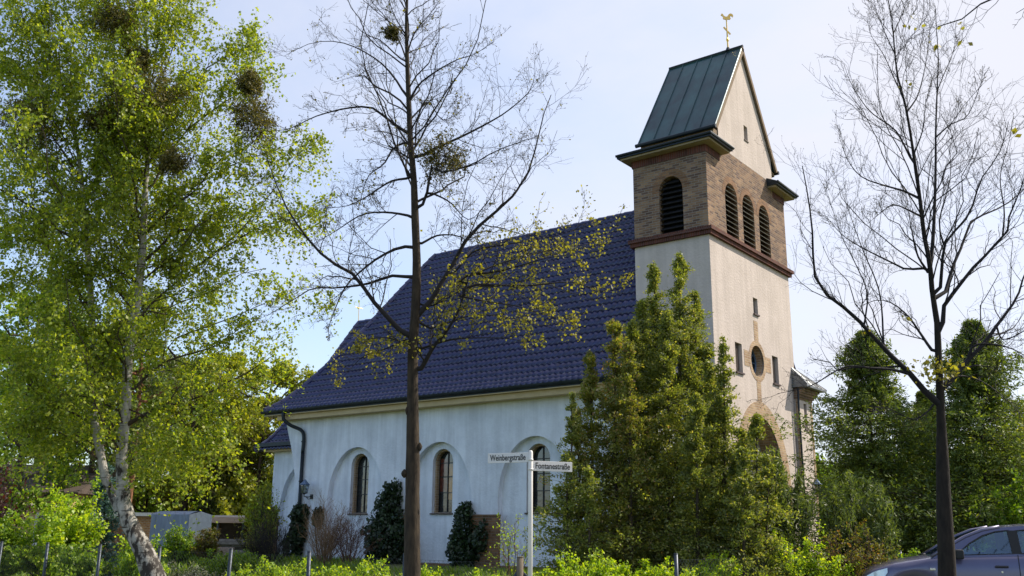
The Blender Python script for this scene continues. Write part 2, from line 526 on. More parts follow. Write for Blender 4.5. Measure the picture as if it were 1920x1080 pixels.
M['twig'] = plain('dark_twig_bark', (0.013, 0.010, 0.010), 0.85)
M['twig_dark'] = plain('blackish_twig_bark', (0.008, 0.006, 0.008), 0.85)
M['twig_tan'] = plain('tan_dry_twig', (0.24, 0.15, 0.085), 0.9, var=0.3)
M['twig_red'] = plain('reddish_brown_twig', (0.13, 0.065, 0.045), 0.9, var=0.3)
M['pine_bark'] = noise_mat('reddish_pine_bark', (0.12, 0.055, 0.03), (0.26, 0.12, 0.06), 8, 0.9, 0.01, 20, stretch=(1, 1, 0.4))
M['birch_bark'] = birch_bark_mat()
M['leaf_birch'] = leaf_mat('young_birch_leaf', [(0, (0.1416, 0.2176, 0.0185)), (0.5, (0.2608, 0.3370, 0.0264)), (1, (0.4322, 0.4563, 0.0449))], trans=0.6)
M['leaf_mist'] = leaf_mat('mistletoe_leaf', [(0, (0.055, 0.06, 0.014)), (0.6, (0.12, 0.11, 0.026)), (1, (0.24, 0.19, 0.045))], trans=0.3)
M['leaf_lime'] = leaf_mat('young_linden_leaf', [(0, (0.14, 0.13, 0.018)), (0.5, (0.24, 0.22, 0.03)), (1, (0.38, 0.36, 0.05))], trans=0.5)
M['bud'] = leaf_mat('opening_bud', [(0, (0.0870, 0.0653, 0.0290)), (1, (0.2175, 0.1740, 0.0435))], trans=0.3)
M['leaf_maple'] = leaf_mat('yellow_green_maple_leaf', [(0, (0.1495, 0.1944, 0.0120)), (0.5, (0.2587, 0.2970, 0.0200)), (1, (0.3910, 0.3888, 0.0300))])
M['leaf_mid'] = leaf_mat('fresh_green_leaf', [(0, (0.0823, 0.1563, 0.0087)), (0.6, (0.1760, 0.2919, 0.0174)), (1, (0.3054, 0.3961, 0.0232))])
M['leaf_hedge'] = leaf_mat('bright_green_shrub_leaf', [(0, (0.1431, 0.2671, 0.0114)), (0.5, (0.3101, 0.4519, 0.0191)), (1, (0.5246, 0.5958, 0.0306))])
M['leaf_ivy'] = leaf_mat('dark_ivy_leaf', [(0, (0.0096, 0.0216, 0.0072)), (0.7, (0.0168, 0.0408, 0.0120)), (1, (0.0360, 0.0720, 0.0168))], trans=0.15, gloss=0.05)
M['leaf_thuja'] = leaf_mat('olive_thuja_scale', [(0, (0.0926, 0.1256, 0.0293)), (0.5, (0.1852, 0.2272, 0.0455)), (0.85, (0.3087, 0.3349, 0.0731)), (1, (0.4446, 0.3827, 0.1300))], trans=0.5)
M['leaf_thuja_brown'] = leaf_mat('browned_thuja_scale', [(0, (0.1105, 0.1365, 0.0286)), (0.6, (0.2210, 0.2470, 0.0416)), (0.87, (0.3120, 0.2730, 0.0650)), (1, (0.3900, 0.2210, 0.1300))], trans=0.5)
M['leaf_spruce'] = leaf_mat('dark_spruce_needle', [(0, (0.0600, 0.0960, 0.0198)), (0.6, (0.1260, 0.1800, 0.0308)), (1, (0.2520, 0.3000, 0.0495))], trans=0.4)
M['leaf_pine'] = leaf_mat('blue_green_pine_needle', [(0, (0.055, 0.088, 0.026)), (0.6, (0.105, 0.15, 0.040)), (1, (0.21, 0.26, 0.06))], trans=0.4)
M['leaf_blue'] = leaf_mat('blue_spruce_needle', [(0, (0.0390, 0.0910, 0.0845)), (1, (0.1170, 0.2080, 0.1950))], trans=0.2)
M['leaf_red'] = leaf_mat('copper_red_leaf', [(0, (0.03, 0.008, 0.008)), (1, (0.085, 0.018, 0.014))])
M['leaf_rust'] = leaf_mat('rusty_green_leaf', [(0, (0.07, 0.07, 0.015)), (0.6, (0.14, 0.16, 0.02)), (0.85, (0.17, 0.13, 0.03)), (1, (0.22, 0.10, 0.05))])
M['petal'] = leaf_mat('pale_blossom', [(0, (0.5000, 0.4500, 0.3000)), (1, (0.7500, 0.7000, 0.5500))], trans=0.3)
M['petal_yellow'] = leaf_mat('yellow_blossom', [(0, (0.6000, 0.4000, 0.0200)), (1, (0.8000, 0.5500, 0.0500))], trans=0.3)
M['grass'] = leaf_mat('grass_blade', [(0, (0.0725, 0.1450, 0.0087)), (0.6, (0.1595, 0.2610, 0.0174)), (1, (0.2900, 0.3480, 0.0290))], trans=0.4)


# ------------------------------------------------------------------ ground
def axis_lines():
    a = [0.0]; s = 1.0
    while a[-1] < 2500:
        a.append(a[-1] + s)
        if a[-1] > 40: s *= 1.25
    return np.array([-v for v in a[:0:-1]] + a)


gx = axis_lines() - 4; gy = axis_lines() - 6
GV = [(x, y, gz(x, y)) for y in gy for x in gx]
nx = len(gx)
GF = [(j * nx + i, j * nx + i + 1, (j + 1) * nx + i + 1, (j + 1) * nx + i) for j in range(len(gy) - 1) for i in range(nx - 1)]
M['soil'] = noise_mat('lawn_and_soil', (0.08, 0.09, 0.03), (0.15, 0.17, 0.05), 1.3, 0.95, 0.03, 12)
tag(np_mesh('ground', GV, GF, M['soil'], smooth_shade=True), kind='structure')
M['asphalt'] = noise_mat('grey_asphalt', (0.04, 0.04, 0.042), (0.07, 0.068, 0.066), 3, 0.9, 0.004, 120)
M['paving'] = noise_mat('concrete_paving', (0.22, 0.21, 0.2), (0.34, 0.33, 0.31), 2, 0.9, 0.004, 60)


def strip(name, p0, p1, w, z, mat, zfun=True):
    p0 = np.array(p0, float); p1 = np.array(p1, float)
    d = p1 - p0; L = np.linalg.norm(d); d /= L; nrm = np.array([-d[1], d[0]])
    n = int(L / 2); V = []; Fc = []
    for i in range(n + 1):
        c = p0 + d * L * i / n
        for s in (-.5, .5):
            q = c + nrm * w * s; V.append((q[0], q[1], gz(q[0], q[1]) + z))
    Fc = [(2 * i, 2 * i + 1, 2 * i + 3, 2 * i + 2) for i in range(n)]
    return tag(np_mesh(name, V, Fc, mat), kind='structure')


strip('road', (-80, -21.8), (80, -21.8), 5.5, 0.012, M['asphalt'])
strip('side_road', (9.6, -19.0), (19.5, 40), 5.0, 0.03, M['asphalt'])
strip('pavement', (-80, -17.6), (5, -17.6), 1.6, 0.02, M['paving'])


# ------------------------------------------------------------------ plant machinery
def resample(pts, K):
    pts = np.asarray(pts, float)
    # Catmull-Rom for natural curves
    P = np.vstack([2 * pts[0] - pts[1], pts, 2 * pts[-1] - pts[-2]])
    out = []
    for i in range(1, len(P) - 2):
        for t in np.linspace(0, 1, 8, endpoint=False):
            a, b, c, d = P[i - 1], P[i], P[i + 1], P[i + 2]
            out.append(0.5 * (2 * b + (c - a) * t + (2 * a - 5 * b + 4 * c - d) * t * t + (3 * b - a - 3 * c + d) * t ** 3))
    out.append(pts[-1]); out = np.array(out)
    s = np.concatenate([[0], np.cumsum(np.linalg.norm(np.diff(out, axis=0), axis=1))])
    q = np.linspace(0, s[-1], K)
    return np.stack([np.interp(q, s, out[:, k]) for k in range(3)], 1)


def tubes(P, R, sides):
    """P (N,K,3), R (N,K) -> vertices, quads"""
    N, K, _ = P.shape
    T = np.gradient(P, axis=1); T /= np.linalg.norm(T, axis=2, keepdims=True) + 1e-9
    ref = np.where(np.abs(T[:, :1, 2:3]) > 0.9, np.array([1.0, 0, 0]), np.array([0, 0, 1.0]))
    ref = np.broadcast_to(ref, T.shape)
    A = np.cross(T, ref); A /= np.linalg.norm(A, axis=2, keepdims=True) + 1e-9
    B = np.cross(T, A)
    an = np.arange(sides) * 2 * np.pi / sides
    V = P[:, :, None, :] + (A[:, :, None, :] * np.cos(an)[None, None, :, None] + B[:, :, None, :] * np.sin(an)[None, None, :, None]) * R[:, :, None, None]
    idx = np.arange(N * K * sides).reshape(N, K, sides)
    a = idx[:, :-1, :]; b = np.roll(a, -1, axis=2); d = idx[:, 1:, :]; c = np.roll(d, -1, axis=2)
    Fq = np.stack([a, b, c, d], -1).reshape(-1, 4)
    return V.reshape(-1, 3), Fq


class Wood:
    def __init__(self): self.V = []; self.F = []; self.n = 0
    def add(self, P, R, sides):
        v, f = tubes(P, R, sides); self.V.append(v); self.F.append(f + self.n); self.n += len(v)
    def build(self, name, mat, parent):
        return np_mesh(name, np.vstack(self.V), np.vstack(self.F), mat, parent, True)


def spawn(P, R, n, rng, t0=.2, t1=1.0, lenf=.4, ang=(35, 65), up=0.2, K=6, rr=.5, wob=.06, curl=0.15, min_r=.0016, lens=None, max_r=1e9):
    N, K0, _ = P.shape
    L0 = np.linalg.norm(np.diff(P, axis=1), axis=2).sum(1)
    pi = np.repeat(np.arange(N), n)
    t = (np.tile(np.arange(n), N) + rng.random(N * n)) / n * (t1 - t0) + t0
    x = np.clip(t * (K0 - 1), 0, K0 - 1.001); i = x.astype(int); fr = (x - i)[:, None]
    base = P[pi, i] * (1 - fr) + P[pi, i + 1] * fr
    T = P[pi, i + 1] - P[pi, i]; T /= np.linalg.norm(T, axis=1, keepdims=True) + 1e-9
    rv = rng.normal(size=(N * n, 3)); rv -= T * (rv * T).sum(1, keepdims=True); rv /= np.linalg.norm(rv, axis=1, keepdims=True) + 1e-9
    a = np.radians(rng.uniform(ang[0], ang[1], N * n))[:, None]
    D = T * np.cos(a) + rv * np.sin(a) + np.array([0, 0, 1.0]) * up
    D /= np.linalg.norm(D, axis=1, keepdims=True)
    base_len = (L0[pi] * lenf) if lens is None else np.full(N * n, lens)
    L = base_len * (1.15 - .7 * t) * rng.uniform(.55, 1.25, N * n)
    s = np.linspace(0, 1, K)
    cv = rng.normal(size=(N * n, 3)) * curl + np.array([0, 0, 1.0]) * curl * np.sign(up) * 1.2
    jit = np.cumsum(rng.normal(size=(N * n, K, 3)) * wob, axis=1); jit -= jit[:, :1]
    Q = base[:, None, :] + (D[:, None, :] * s[None, :, None] + cv[:, None, :] * (s ** 2)[None, :, None] + jit * s[None, :, None]) * L[:, None, None]
    r0 = (R[pi, i] * (1 - fr[:, 0]) + R[pi, i + 1] * fr[:, 0]) * rr * rng.uniform(.7, 1.1, N * n)
    r0 = np.clip(r0, min_r, max_r)
    RR = r0[:, None] * (1 - .65 * s)[None, :]
    return Q, np.maximum(RR, min_r * .75)


def along(P, n, rng, t0=.15, t1=1.0):
    """n random points along each polyline"""
    N, K, _ = P.shape
    pi = np.repeat(np.arange(N), n)
    t = rng.uniform(t0, t1, N * n); x = np.clip(t * (K - 1), 0, K - 1.001); i = x.astype(int); fr = (x - i)[:, None]
    return P[pi, i] * (1 - fr) + P[pi, i + 1] * fr, P[pi, i + 1] - P[pi, i]


def leaves(C, rng, size, aspect=.6, flat=None, var=.35, axis=None, axis_mix=0.0):
    """kite shaped leaf faces round the points C"""
    N = len(C)
    A = rng.normal(size=(N, 3))
    if axis is not None:
        ax = axis / (np.linalg.norm(axis, axis=1, keepdims=True) + 1e-9)
        A = A / np.linalg.norm(A, axis=1, keepdims=True) * (1 - axis_mix) + ax * axis_mix
    A /= np.linalg.norm(A, axis=1, keepdims=True)
    Nn = rng.normal(size=(N, 3))
    if flat is not None: Nn = Nn * .5 + np.array(flat)
    B = np.cross(A, Nn); B /= np.linalg.norm(B, axis=1, keepdims=True) + 1e-9
    s = (size * rng.uniform(1 - var, 1 + var, N))[:, None]
    Cn = np.cross(A, B)
    V = np.stack([C - A * s * .5, C + B * s * aspect * .5 - A * s * .08 + Cn * s * .08, C + A * s * .5, C - B * s * aspect * .5 - A * s * .08 + Cn * s * .08], 1)
    return V.reshape(-1, 3), np.arange(N * 4).reshape(N, 4)


def leaf_obj(name, C, rng, size, mat, parent, **kw):
    v, f = leaves(np.asarray(C), rng, size, **kw)
    return np_mesh(name, v, f, mat, parent)


def to_px(p):
    d = p - CAM; z = d @ AX_F
    return np.stack([960 + F_PX * (d @ AX_R) / z, 540 - F_PX * (d @ AX_U) / z], -1)


def traced(paths, hd, rng, K=12, depth_slope=.45, tip=.12, skel=None):
    """limbs given as picture positions [(u, v), ...]; each joins the trunk or an earlier limb and swings towards or away from the viewer"""
    P = []; R = []; skel = [np.asarray(q) for q in (skel or [])]
    for k, item in enumerate(paths):
        pts, r0 = item[0], item[1]
        sl = item[2] if len(item) > 2 else rng.uniform(-depth_slope, depth_slope)
        h0 = hd; q = []
        if skel:
            A = np.vstack(skel); px = to_px(A); dist = np.linalg.norm(px - np.array(pts[0]), axis=1); j = int(dist.argmin())
            if dist[j] < 45:
                h0 = float((A[j] - CAM) @ FH); q = [A[j]]
        w0 = at(*pts[0], h0); prev = w0; acc = 0
        if not q or np.linalg.norm(q[0] - w0) > .03: q.append(w0)
        for (u, v) in pts[1:]:
            p = at(u, v, h0 + sl * acc); acc += np.linalg.norm(p - prev); p = at(u, v, h0 + sl * acc); prev = p; q.append(p)
        p = resample(q, K); P.append(p); skel.append(resample(q, K * 3))
        R.append(r0 * (1 - (1 - tip) * np.linspace(0, 1, K) ** .62))
    return np.array(P), np.array(R)

# ------------------------------------------------------------------ church
W, D = 6.208, 2.5556
YN, ZB, ZT = -2.2, 10.26, 12.9
YC = W / 2
church = thing('church', 'white rendered church with dark blue tiled hipped roof and square brick bell tower', 'church', (-6, 3.1, 0.4))


def front(a, b, d): return (-d, a, b)
def sideY0(a, b, d): return (a, d, b)
def nave_front(a, b, d): return (a, YN + d, b)


def arch_ring(c, z0, half, zs, zt, n=20, taper=0.0):
    """round or elliptical headed opening, clockwise from the lower left"""
    r = [(c - half + taper, z0)]
    for i in range(n + 1):
        t = math.pi * (1 - i / n)
        r.append((c + half * math.cos(t), zs + (zt - zs) * math.sin(t)))
    r.append((c + half - taper, z0))
    return r


def ring_panel(mb, c, half0, half1, zs, zt0, zt1, to3, d, n=24, z0=None, mi=0):
    """flat arch band between two outlines"""
    o = []; i_ = []
    for k in range(n + 1):
        t = math.pi * (1 - k / n)
        i_.append((c + half0 * math.cos(t), zs + (zt0 - zs) * math.sin(t)))
        o.append((c + half1 * math.cos(t), zs + (zt1 - zs) * math.sin(t)))
    if z0 is not None:
        i_ = [(i_[0][0], z0)] + i_ + [(i_[-1][0], z0)]; o = [(o[0][0], z0)] + o + [(o[-1][0], z0)]
    for k in range(len(o) - 1):
        a, b, c2, e = i_[k], i_[k + 1], o[k + 1], o[k]
        mb.add([to3(*a, d), to3(*b, d), to3(*c2, d), to3(*e, d)], [(0, 1, 2, 3)], mi)
        mb.add([to3(*e, d), to3(*c2, d), to3(*c2, d - .04), to3(*e, d - .04)], [(0, 1, 2, 3)], mi)


# nave side wall with soft blind arches, each with a round headed window
WC = [-12.40, -8.62, -4.86]
left_prof = [(-15.32, 0.35), (-15.34, 1.8), (-15.40, 2.6), (-15.52, 3.3), (-15.66, 3.9), (-15.86, 4.5), (-16.05, 4.95), (-16.18, 5.3), (-16.22, 5.56)]
outer = [(-0.75, 0.35), (-0.75, 5.56)] + left_prof[::-1]
mb = MB()
holes = [arch_ring(c, 0.42, 1.36, 2.45, 4.30, 26, 0.10) for c in WC]
RD = 0.2
mb.panel(outer, holes, nave_front, RD)
for a, b in zip(left_prof[:-1], left_prof[1:]):
    mb.quad((a[0], YN, a[1]), (b[0], YN, b[1]), (b[0], 8.4, b[1]), (a[0], 8.4, a[1]))
mb.quad((-0.75, YN, .35), (-0.75, YN, 5.56), (-0.75, 8.4, 5.56), (-0.75, 8.4, .35))
mb.quad((-0.75, 8.4, .35), (-0.75, 8.4, 5.56), (-16.2, 8.4, 5.56), (-16.2, 8.4, .35))
for c in WC:
    wring = arch_ring(c, 2.08, 0.43, 3.66, 4.09, 18)
    big = arch_ring(c, 0.42, 1.36, 2.45, 4.30, 26, 0.10)
    mb.panel(big, [wring], lambda a, b, d: (a, YN + RD + d, b), 0.13)
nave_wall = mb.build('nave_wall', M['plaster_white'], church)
# plinth and brick pedestals
mb = MB()
mb.box(-15.3, -0.76, YN - 0.05, YN + 0.3, 0.3, 0.56)
mb.build('plinth', M['brick_brown'], church)
for x0, x1 in ((-7.2, -6.1), (-10.98, -9.9)):
    mb = MB(); mb.box(x0, x1, YN - 0.12, YN - 0.002, 0.3, 1.98); mb.box(x0 - .02, x1 + .02, YN - .14, YN - .003, 1.98, 2.03)
    mb.build('brick_pedestal', M['brick_brown'], church)

for wi, c in enumerate(WC):
    y0 = YN + RD
    f = MB()
    to = lambda a, b, d: (a, y0 + 0.13 + d, b)
    outer_r = arch_ring(c, 2.08, 0.43, 3.66, 4.09, 18); inner_r = arch_ring(c, 2.10, 0.365, 3.66, 4.03, 18)
    f.panel(outer_r, [inner_r], to, 0.16)
    wf = f.build('window', M['brick_tan'], church)
    tag(wf, ['round headed nave window with clear dark panes', 'round headed nave window with amber and red panes', 'round headed nave window partly behind the street sign'][wi])
    yg = y0 + 0.13 + 0.15
    zl = [2.10, 2.72, 3.22, 3.66]
    # panes: two columns, leaded
    gl = MB()
    gl.add([(p[0], yg, p[1]) for p in inner_r], [tuple(range(len(inner_r)))])
    gl.build('glass', M['glass_dark'], wf)
    if wi == 1:  # amber and red rectangles laid just in front of the dark glass
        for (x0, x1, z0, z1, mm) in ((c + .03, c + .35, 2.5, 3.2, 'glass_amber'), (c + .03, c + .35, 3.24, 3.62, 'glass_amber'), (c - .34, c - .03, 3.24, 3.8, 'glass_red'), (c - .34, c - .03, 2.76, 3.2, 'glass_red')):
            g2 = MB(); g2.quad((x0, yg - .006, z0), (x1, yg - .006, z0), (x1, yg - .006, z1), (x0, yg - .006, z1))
            g2.build('coloured_pane', M[mm], wf)
    g = MB()
    g.box(c - .014, c + .014, yg - .03, yg - .008, 2.10, 4.02)
    for z in zl[1:]: g.box(c - .36, c + .36, yg - .027, yg - .009, z - .013, z + .013)
    for i in range(18):
        t0, t1 = math.pi * i / 18, math.pi * (i + 1) / 18
        a = np.array([c + .355 * math.cos(t0), yg - .018, 3.66 + .36 * math.sin(t0)]); b = np.array([c + .355 * math.cos(t1), yg - .018, 3.66 + .36 * math.sin(t1)])
        g.tube([a, b], .016, 4)
    for s in (-.352, .352): g.box(c + s - .014, c + s + .014, yg - .028, yg - .009, 2.10, 3.66)
    g.box(c - .35, c + .35, yg - .028, yg - .009, 2.10, 2.13)
    g.build('glazing_bars', M['iron'], wf)
    s = MB(); s.box(c - .47, c + .47, y0 - .05, y0 + .12, 2.035, 2.08); s.build('sill', M['sill'], wf)

# cream eaves board, gutter and downpipe of the nave
mb = MB(); mb.box(-16.25, -0.62, -2.60, YN - 0.004, 5.40, 5.57); mb.build('eaves_board', M['cream_paint'], church)
mb = MB(); mb.box(-16.85, -0.40, -2.72, YN + .2, 5.575, 5.60); mb.build('soffit', M['cream_paint'], church)
mb = MB()
gp = []
for i in range(9):
    t = math.pi + math.pi * i / 8
    gp.append((-2.755 + .075 * math.cos(t), 5.735 + .085 * math.sin(t)))
for a, b in zip(gp[:-1], gp[1:]):
    mb.quad((-16.95, a[0], a[1]), (-0.2, a[0], a[1]), (-0.2, b[0], b[1]), (-16.95, b[0], b[1]))
mb.box(-16.93, -0.22, -2.70, -2.60, 5.60, 5.72)
mb.tube([(-16.95, -2.83, 5.735), (-0.2, -2.83, 5.735)], .012, 6)
mb.build('gutter', M['dark_metal'], church)
mb = MB()
mb.tube(resample([(-15.72, -2.75, 5.66), (-15.71, -2.74, 5.40), (-15.5, -2.55, 5.18), (-15.2, -2.33, 5.02), (-15.08, -2.29, 4.8), (-15.08, -2.29, 4.2)], 16), .065, 10)
mb.tube([(-15.08, -2.29, 4.2), (-15.08, -2.29, 0.6)], .065, 10)
for z in (4.6, 3.2, 1.8): mb.tube([(-15.08, -2.29, z - .02), (-15.08, -2.29, z + .02)], .08, 10)
mb.build('downpipe', M['dark_metal'], church, True)


# ---- tiled roofs
def nave_profile():
    """points (y, z) up the near slope at equal distances"""
    ys = np.linspace(-2.66, YC, 400); z = []
    for y in ys:
        if y >= -.8: z.append(12.62 - 1.345 * (YC - y))
        else:
            L = -.8 + 2.65; t = (-.8 - y) / L
            z.append(12.62 - 1.345 * (YC + .8) - L * (1.345 * t + (.41 - 1.345) * t * t / 2))
    return ys, np.array(z)


def tiled_slope(name, ys, zs, xl, xr, parent, mat, row=.335, tile=.205, h=.062, yc=None, seed=1, along_y=False):
    """pantiles: wavy courses that overlap like steps. xl(y), xr(y) cut the courses at the hips"""
    rng = np.random.default_rng(seed)
    s = np.concatenate([[0], np.cumsum(np.hypot(np.diff(ys), np.diff(zs)))])
    n = int(round(s[-1] / row)); V = []; Fc = []; base = 0
    for k in range(n):
        s0 = s[-1] * k / n; s1 = s[-1] * (k + 1) / n + .03
        y0, z0 = np.interp(s0, s, ys), np.interp(s0, s, zs); y1, z1 = np.interp(s1, s, ys), np.interp(s1, s, zs)
        ny, nz = -(z1 - z0), (y1 - y0); l = math.hypot(ny, nz); ny /= l; nz /= l
        x0 = xl((y0 + y1) / 2); x1 = xr((y0 + y1) / 2)
        if x1 - x0 < .2: continue
        m = max(4, int((x1 - x0) / tile * 6))
        X = np.linspace(x0, x1, m)
        ph = (X / tile) % 1.0
        tid = np.floor(X / tile).astype(int)
        lift = h * (.5 - .5 * np.cos(2 * np.pi * ph)) ** 1.4
        jr = rng.normal(0, .0035, 4000)[(tid + 2000) % 4000]
        for j, (yy, zz, off) in enumerate(((y0, z0, -.012), (y0, z0, .052), (y1, z1, .002))):
            o = off + lift + (jr if j else 0)
            V.append(np.stack([X, yy + ny * o, zz + nz * o], 1))
        for j in range(2):
            a = base + j * m + np.arange(m - 1)
            Fc.append(np.stack([a, a + 1, a + 1 + m, a + m], 1))
        base += 3 * m
    return np_mesh(name, np.vstack(V), np.vstack(Fc), mat, parent)


ys, zs = nave_profile()
hip_y = [-2.66, -2.1, -1.3, -.8, 0, 1.1, 2.0, 3.11]; hip_x = [-16.98, -16.8, -16.45, -16.1, -15.4, -14.86, -14.45, -13.8]
nxl = lambda y: float(np.interp(y, hip_y, hip_x))
nxr = lambda y: float(np.interp(y, [-2.66, 0.0, 0.02, 4], [-.28, -2.42, -2.5, -2.5]))
nave_roof = tiled_slope('nave_roof', ys, zs, nxl, nxr, church, M['tile'])
# far slope and hip ends
mb = MB()
pk = [(y, float(np.interp(y, ys, zs))) for y in np.linspace(-2.66, YC, 14)]
for (ya, za), (yb, zb) in zip(pk[:-1], pk[1:]):
    mb.quad((nxl(ya), W - ya, za), (-.3, W - ya, za), (-.3, W - yb, zb), (nxl(yb), W - yb, zb))
    mb.quad((nxl(ya) + .02, ya, za), (nxl(yb) + .02, yb, zb), (nxl(yb) + .02, W - yb, zb), (nxl(ya) + .02, W - ya, za))
    if ya < 0:
        yb2 = min(yb, 0.0); zb2 = float(np.interp(yb2, ys, zs))
        mb.quad((nxr(ya) - .02, ya, za), (nxr(ya) - .02, W - ya, za), (nxr(yb2) - .02, W - yb2, zb2), (nxr(yb2) - .02, yb2, zb2))
mb.build('far_roof_slopes', M['tile'], church)


def ridge_tiles(name, pts, parent, r=.115, seg=.36):
    pts = np.array(pts, float); s = np.concatenate([[0], np.cumsum(np.linalg.norm(np.diff(pts, axis=0), axis=1))])
    n = int(s[-1] / seg); m = MB()
    for k in range(n):
        a = np.array([np.interp(s[-1] * k / n, s, pts[:, j]) for j in range(3)]); b = np.array([np.interp(s[-1] * (k + 1) / n + .03, s, pts[:, j]) for j in range(3)])
        m.tube([a, b], [r * 1.12, r * .9], 10)
    return m.build(name, M['tile'], parent, False)


ridge_tiles('ridge_tiles', [(-13.85, YC, 12.60), (-2.5, YC, 12.60)], nave_roof)
ridge_tiles('hip_tiles', [(nxl(y), y, float(np.interp(y, ys, zs)) + .04) for y in np.linspace(-2.62, YC, 24)], nave_roof)
ridge_tiles('hip_tiles', [(nxr(y), y, float(np.interp(y, ys, zs)) + .04) for y in np.linspace(-2.62, -.05, 10)], nave_roof)

# choir behind the nave
mb = MB()
CY = -1.0
ch_outer = [(-15.2, .2), (-15.2, 4.5), (-18.25, 4.5), (-18.25, .2)]
chole = arch_ring(-16.35, .25, 1.42, 2.1, 4.02, 22, .08)
tch = lambda a, b, d: (a, CY + d, b)
mb.panel(ch_outer, [chole], tch, .2)
mb.panel(chole, [], lambda a, b, d: (a, CY + .2, b))
mb.quad((-18.25, CY, .2), (-18.25, CY, 4.5), (-18.25, W + 1, 4.5), (-18.25, W + 1, .2))
mb.build('choir_wall', M['plaster_white'], church)
mb = MB(); mb.box(-18.2, -17.72, CY - .12, CY - .003, .15, 1.95); mb.build('brick_pedestal', M['brick_brown'], church)
mb = MB(); mb.box(-18.45, -15.3, CY - .32, CY - .004, 4.44, 4.60); mb.build('eaves_board', M['cream_paint'], church)
mb = MB(); mb.box(-18.85, -15.3, CY - .5, CY - .36, 4.62, 4.76); mb.build('gutter', M['dark_metal'], church)
cys = np.linspace(CY - .42, YC, 300)
czs = np.array([10.3 - 1.42 * (YC - y) if y > -.1 else 10.3 - 1.42 * (YC + .1) - (1.42 * (-.1 - y) - .28 * (-.1 - y) ** 2 * 1.25) for y in cys])
cxl = lambda y: float(np.interp(y, [-1.42, -.1, 1.2, 3.11], [-18.95, -18.6, -18.45, -18.2]))
choir_roof = tiled_slope('choir_roof', cys, czs, cxl, lambda y: -14.2, church, M['tile'], seed=4)
mb = MB()
pk = [(y, float(np.interp(y, cys, czs))) for y in np.linspace(CY - .42, YC, 10)]
for (ya, za), (yb, zb) in zip(pk[:-1], pk[1:]):
    mb.quad((cxl(ya), ya, za), (cxl(yb), yb, zb), (cxl(yb), W - yb, zb), (cxl(ya), W - ya, za))
    mb.quad((cxl(ya), W - ya, za), (-14.2, W - ya, za), (-14.2, W - yb, zb), (cxl(yb), W - yb, zb))
mb.build('far_roof_slopes', M['tile'], church)
ridge_tiles('hip_tiles', [(cxl(y), y, float(np.interp(y, cys, czs)) + .04) for y in np.linspace(CY - .4, YC, 16)], choir_roof)
ridge_tiles('ridge_tiles', [(-18.2, YC, 10.3), (-15.0, YC, 10.3)], choir_roof)
mb = MB()
mb.tube([(-18.28, YC, 10.3), (-18.28, YC, 11.25)], .016, 6); mb.tube([(-18.28, YC - .22, 11.0), (-18.28, YC + .22, 11.0)], .014, 6)
mb.build('roof_cross', M['gold'], church)

# ---- tower: plastered shaft
mb = MB()
rect = lambda y0, y1, z0, z1: [(y0, z0), (y0, z1), (y1, z1), (y1, z0)]
circ = lambda c, z, r, n=28: [(c + r * math.cos(-2 * math.pi * i / n), z + r * math.sin(-2 * math.pi * i / n)) for i in range(n)]
portal_in = arch_ring(YC, .45, 1.72, 2.6, 5.06, 26)
hl = [rect(1.455, 1.955, 6.28, 7.19), rect(4.30, 4.79, 6.28, 7.19), rect(3.01, 3.37, 8.36, 8.89), circ(3.1, 6.82, .5), portal_in]
mb.panel([(0, .35), (0, ZB), (W, ZB), (W, .35)], hl, front, hole_depths=[.12, .12, .12, .06, .06])
mb.quad((0, 0, .35), (0, 0, ZB), (-D, 0, ZB), (-D, 0, .35)); mb.quad((0, W, .35), (0, W, ZB), (-D, W, ZB), (-D, W, .35))
mb.quad((-D, 0, 5), (-D, 0, ZB), (-D, W, ZB), (-D, W, 5))
tower_wall = mb.build('tower_wall', M['plaster_cream'], church)
mb = MB()   # infill of the small openings
for y0, y1, z0, z1 in ((1.455, 1.955, 6.28, 7.19), (4.30, 4.79, 6.28, 7.19), (3.01, 3.37, 8.36, 8.89)):
    mb = MB()
    mb.quad((-.115, y0, z0), (-.115, y1, z0), (-.115, y1, z1), (-.115, y0, z1))
    for k in range(1, 6):
        y = y0 + (y1 - y0) * k / 6; mb.box(-.113, -.095, y - .012, y + .012, z0, z1)
    sh = mb.build('slit_window', M['shutter'], church)
    s = MB(); s.box(-.10, .05, y0 - .03, y1 + .03, z0 - .05, z0); s.build('sill', M['sill'], sh)
# round window with tan brick ring and a cross of brick strips
mb = MB()
ro, ri = circ(3.1, 6.82, .66), circ(3.1, 6.82, .5)
n = len(ro)
for k in range(n):
    k2 = (k + 1) % n
    mb.add([front(*ri[k], -.008), front(*ri[k2], -.008), front(*ro[k2], -.008), front(*ro[k], -.008)], [(0, 1, 2, 3)])
    mb.add([front(*ro[k], -.008), front(*ro[k2], -.008), front(*ro[k2], .01), front(*ro[k], .01)], [(0, 1, 2, 3)])
    mb.add([front(*ri[k], -.008), front(*ri[k2], -.008), front(*ri[k2], .32), front(*ri[k], .32)], [(0, 1, 2, 3)])
rose = mb.build('round_window', M['brick_tan'], church)
mb = MB(); mb.add([front(*p, .31) for p in circ(3.1, 6.82, .5)], [tuple(range(28))]); mb.build('glass', M['glass_dark'], rose)
mb = MB()
for a in (0, 45, 90, 135):
    c_, s_ = math.cos(rad(a)) * .49, math.sin(rad(a)) * .49
    mb.tube([(-.28, 3.1 - c_, 6.82 - s_), (-.28, 3.1 + c_, 6.82 + s_)], .022, 6)
mb.tube([(-.27, p[0], p[1]) for p in circ(3.1, 6.82, .46)] + [(-.27, 3.1 + .46, 6.82)], .035, 6, False)
mb.build('tracery', M['iron_blue'], rose)
mb = MB()
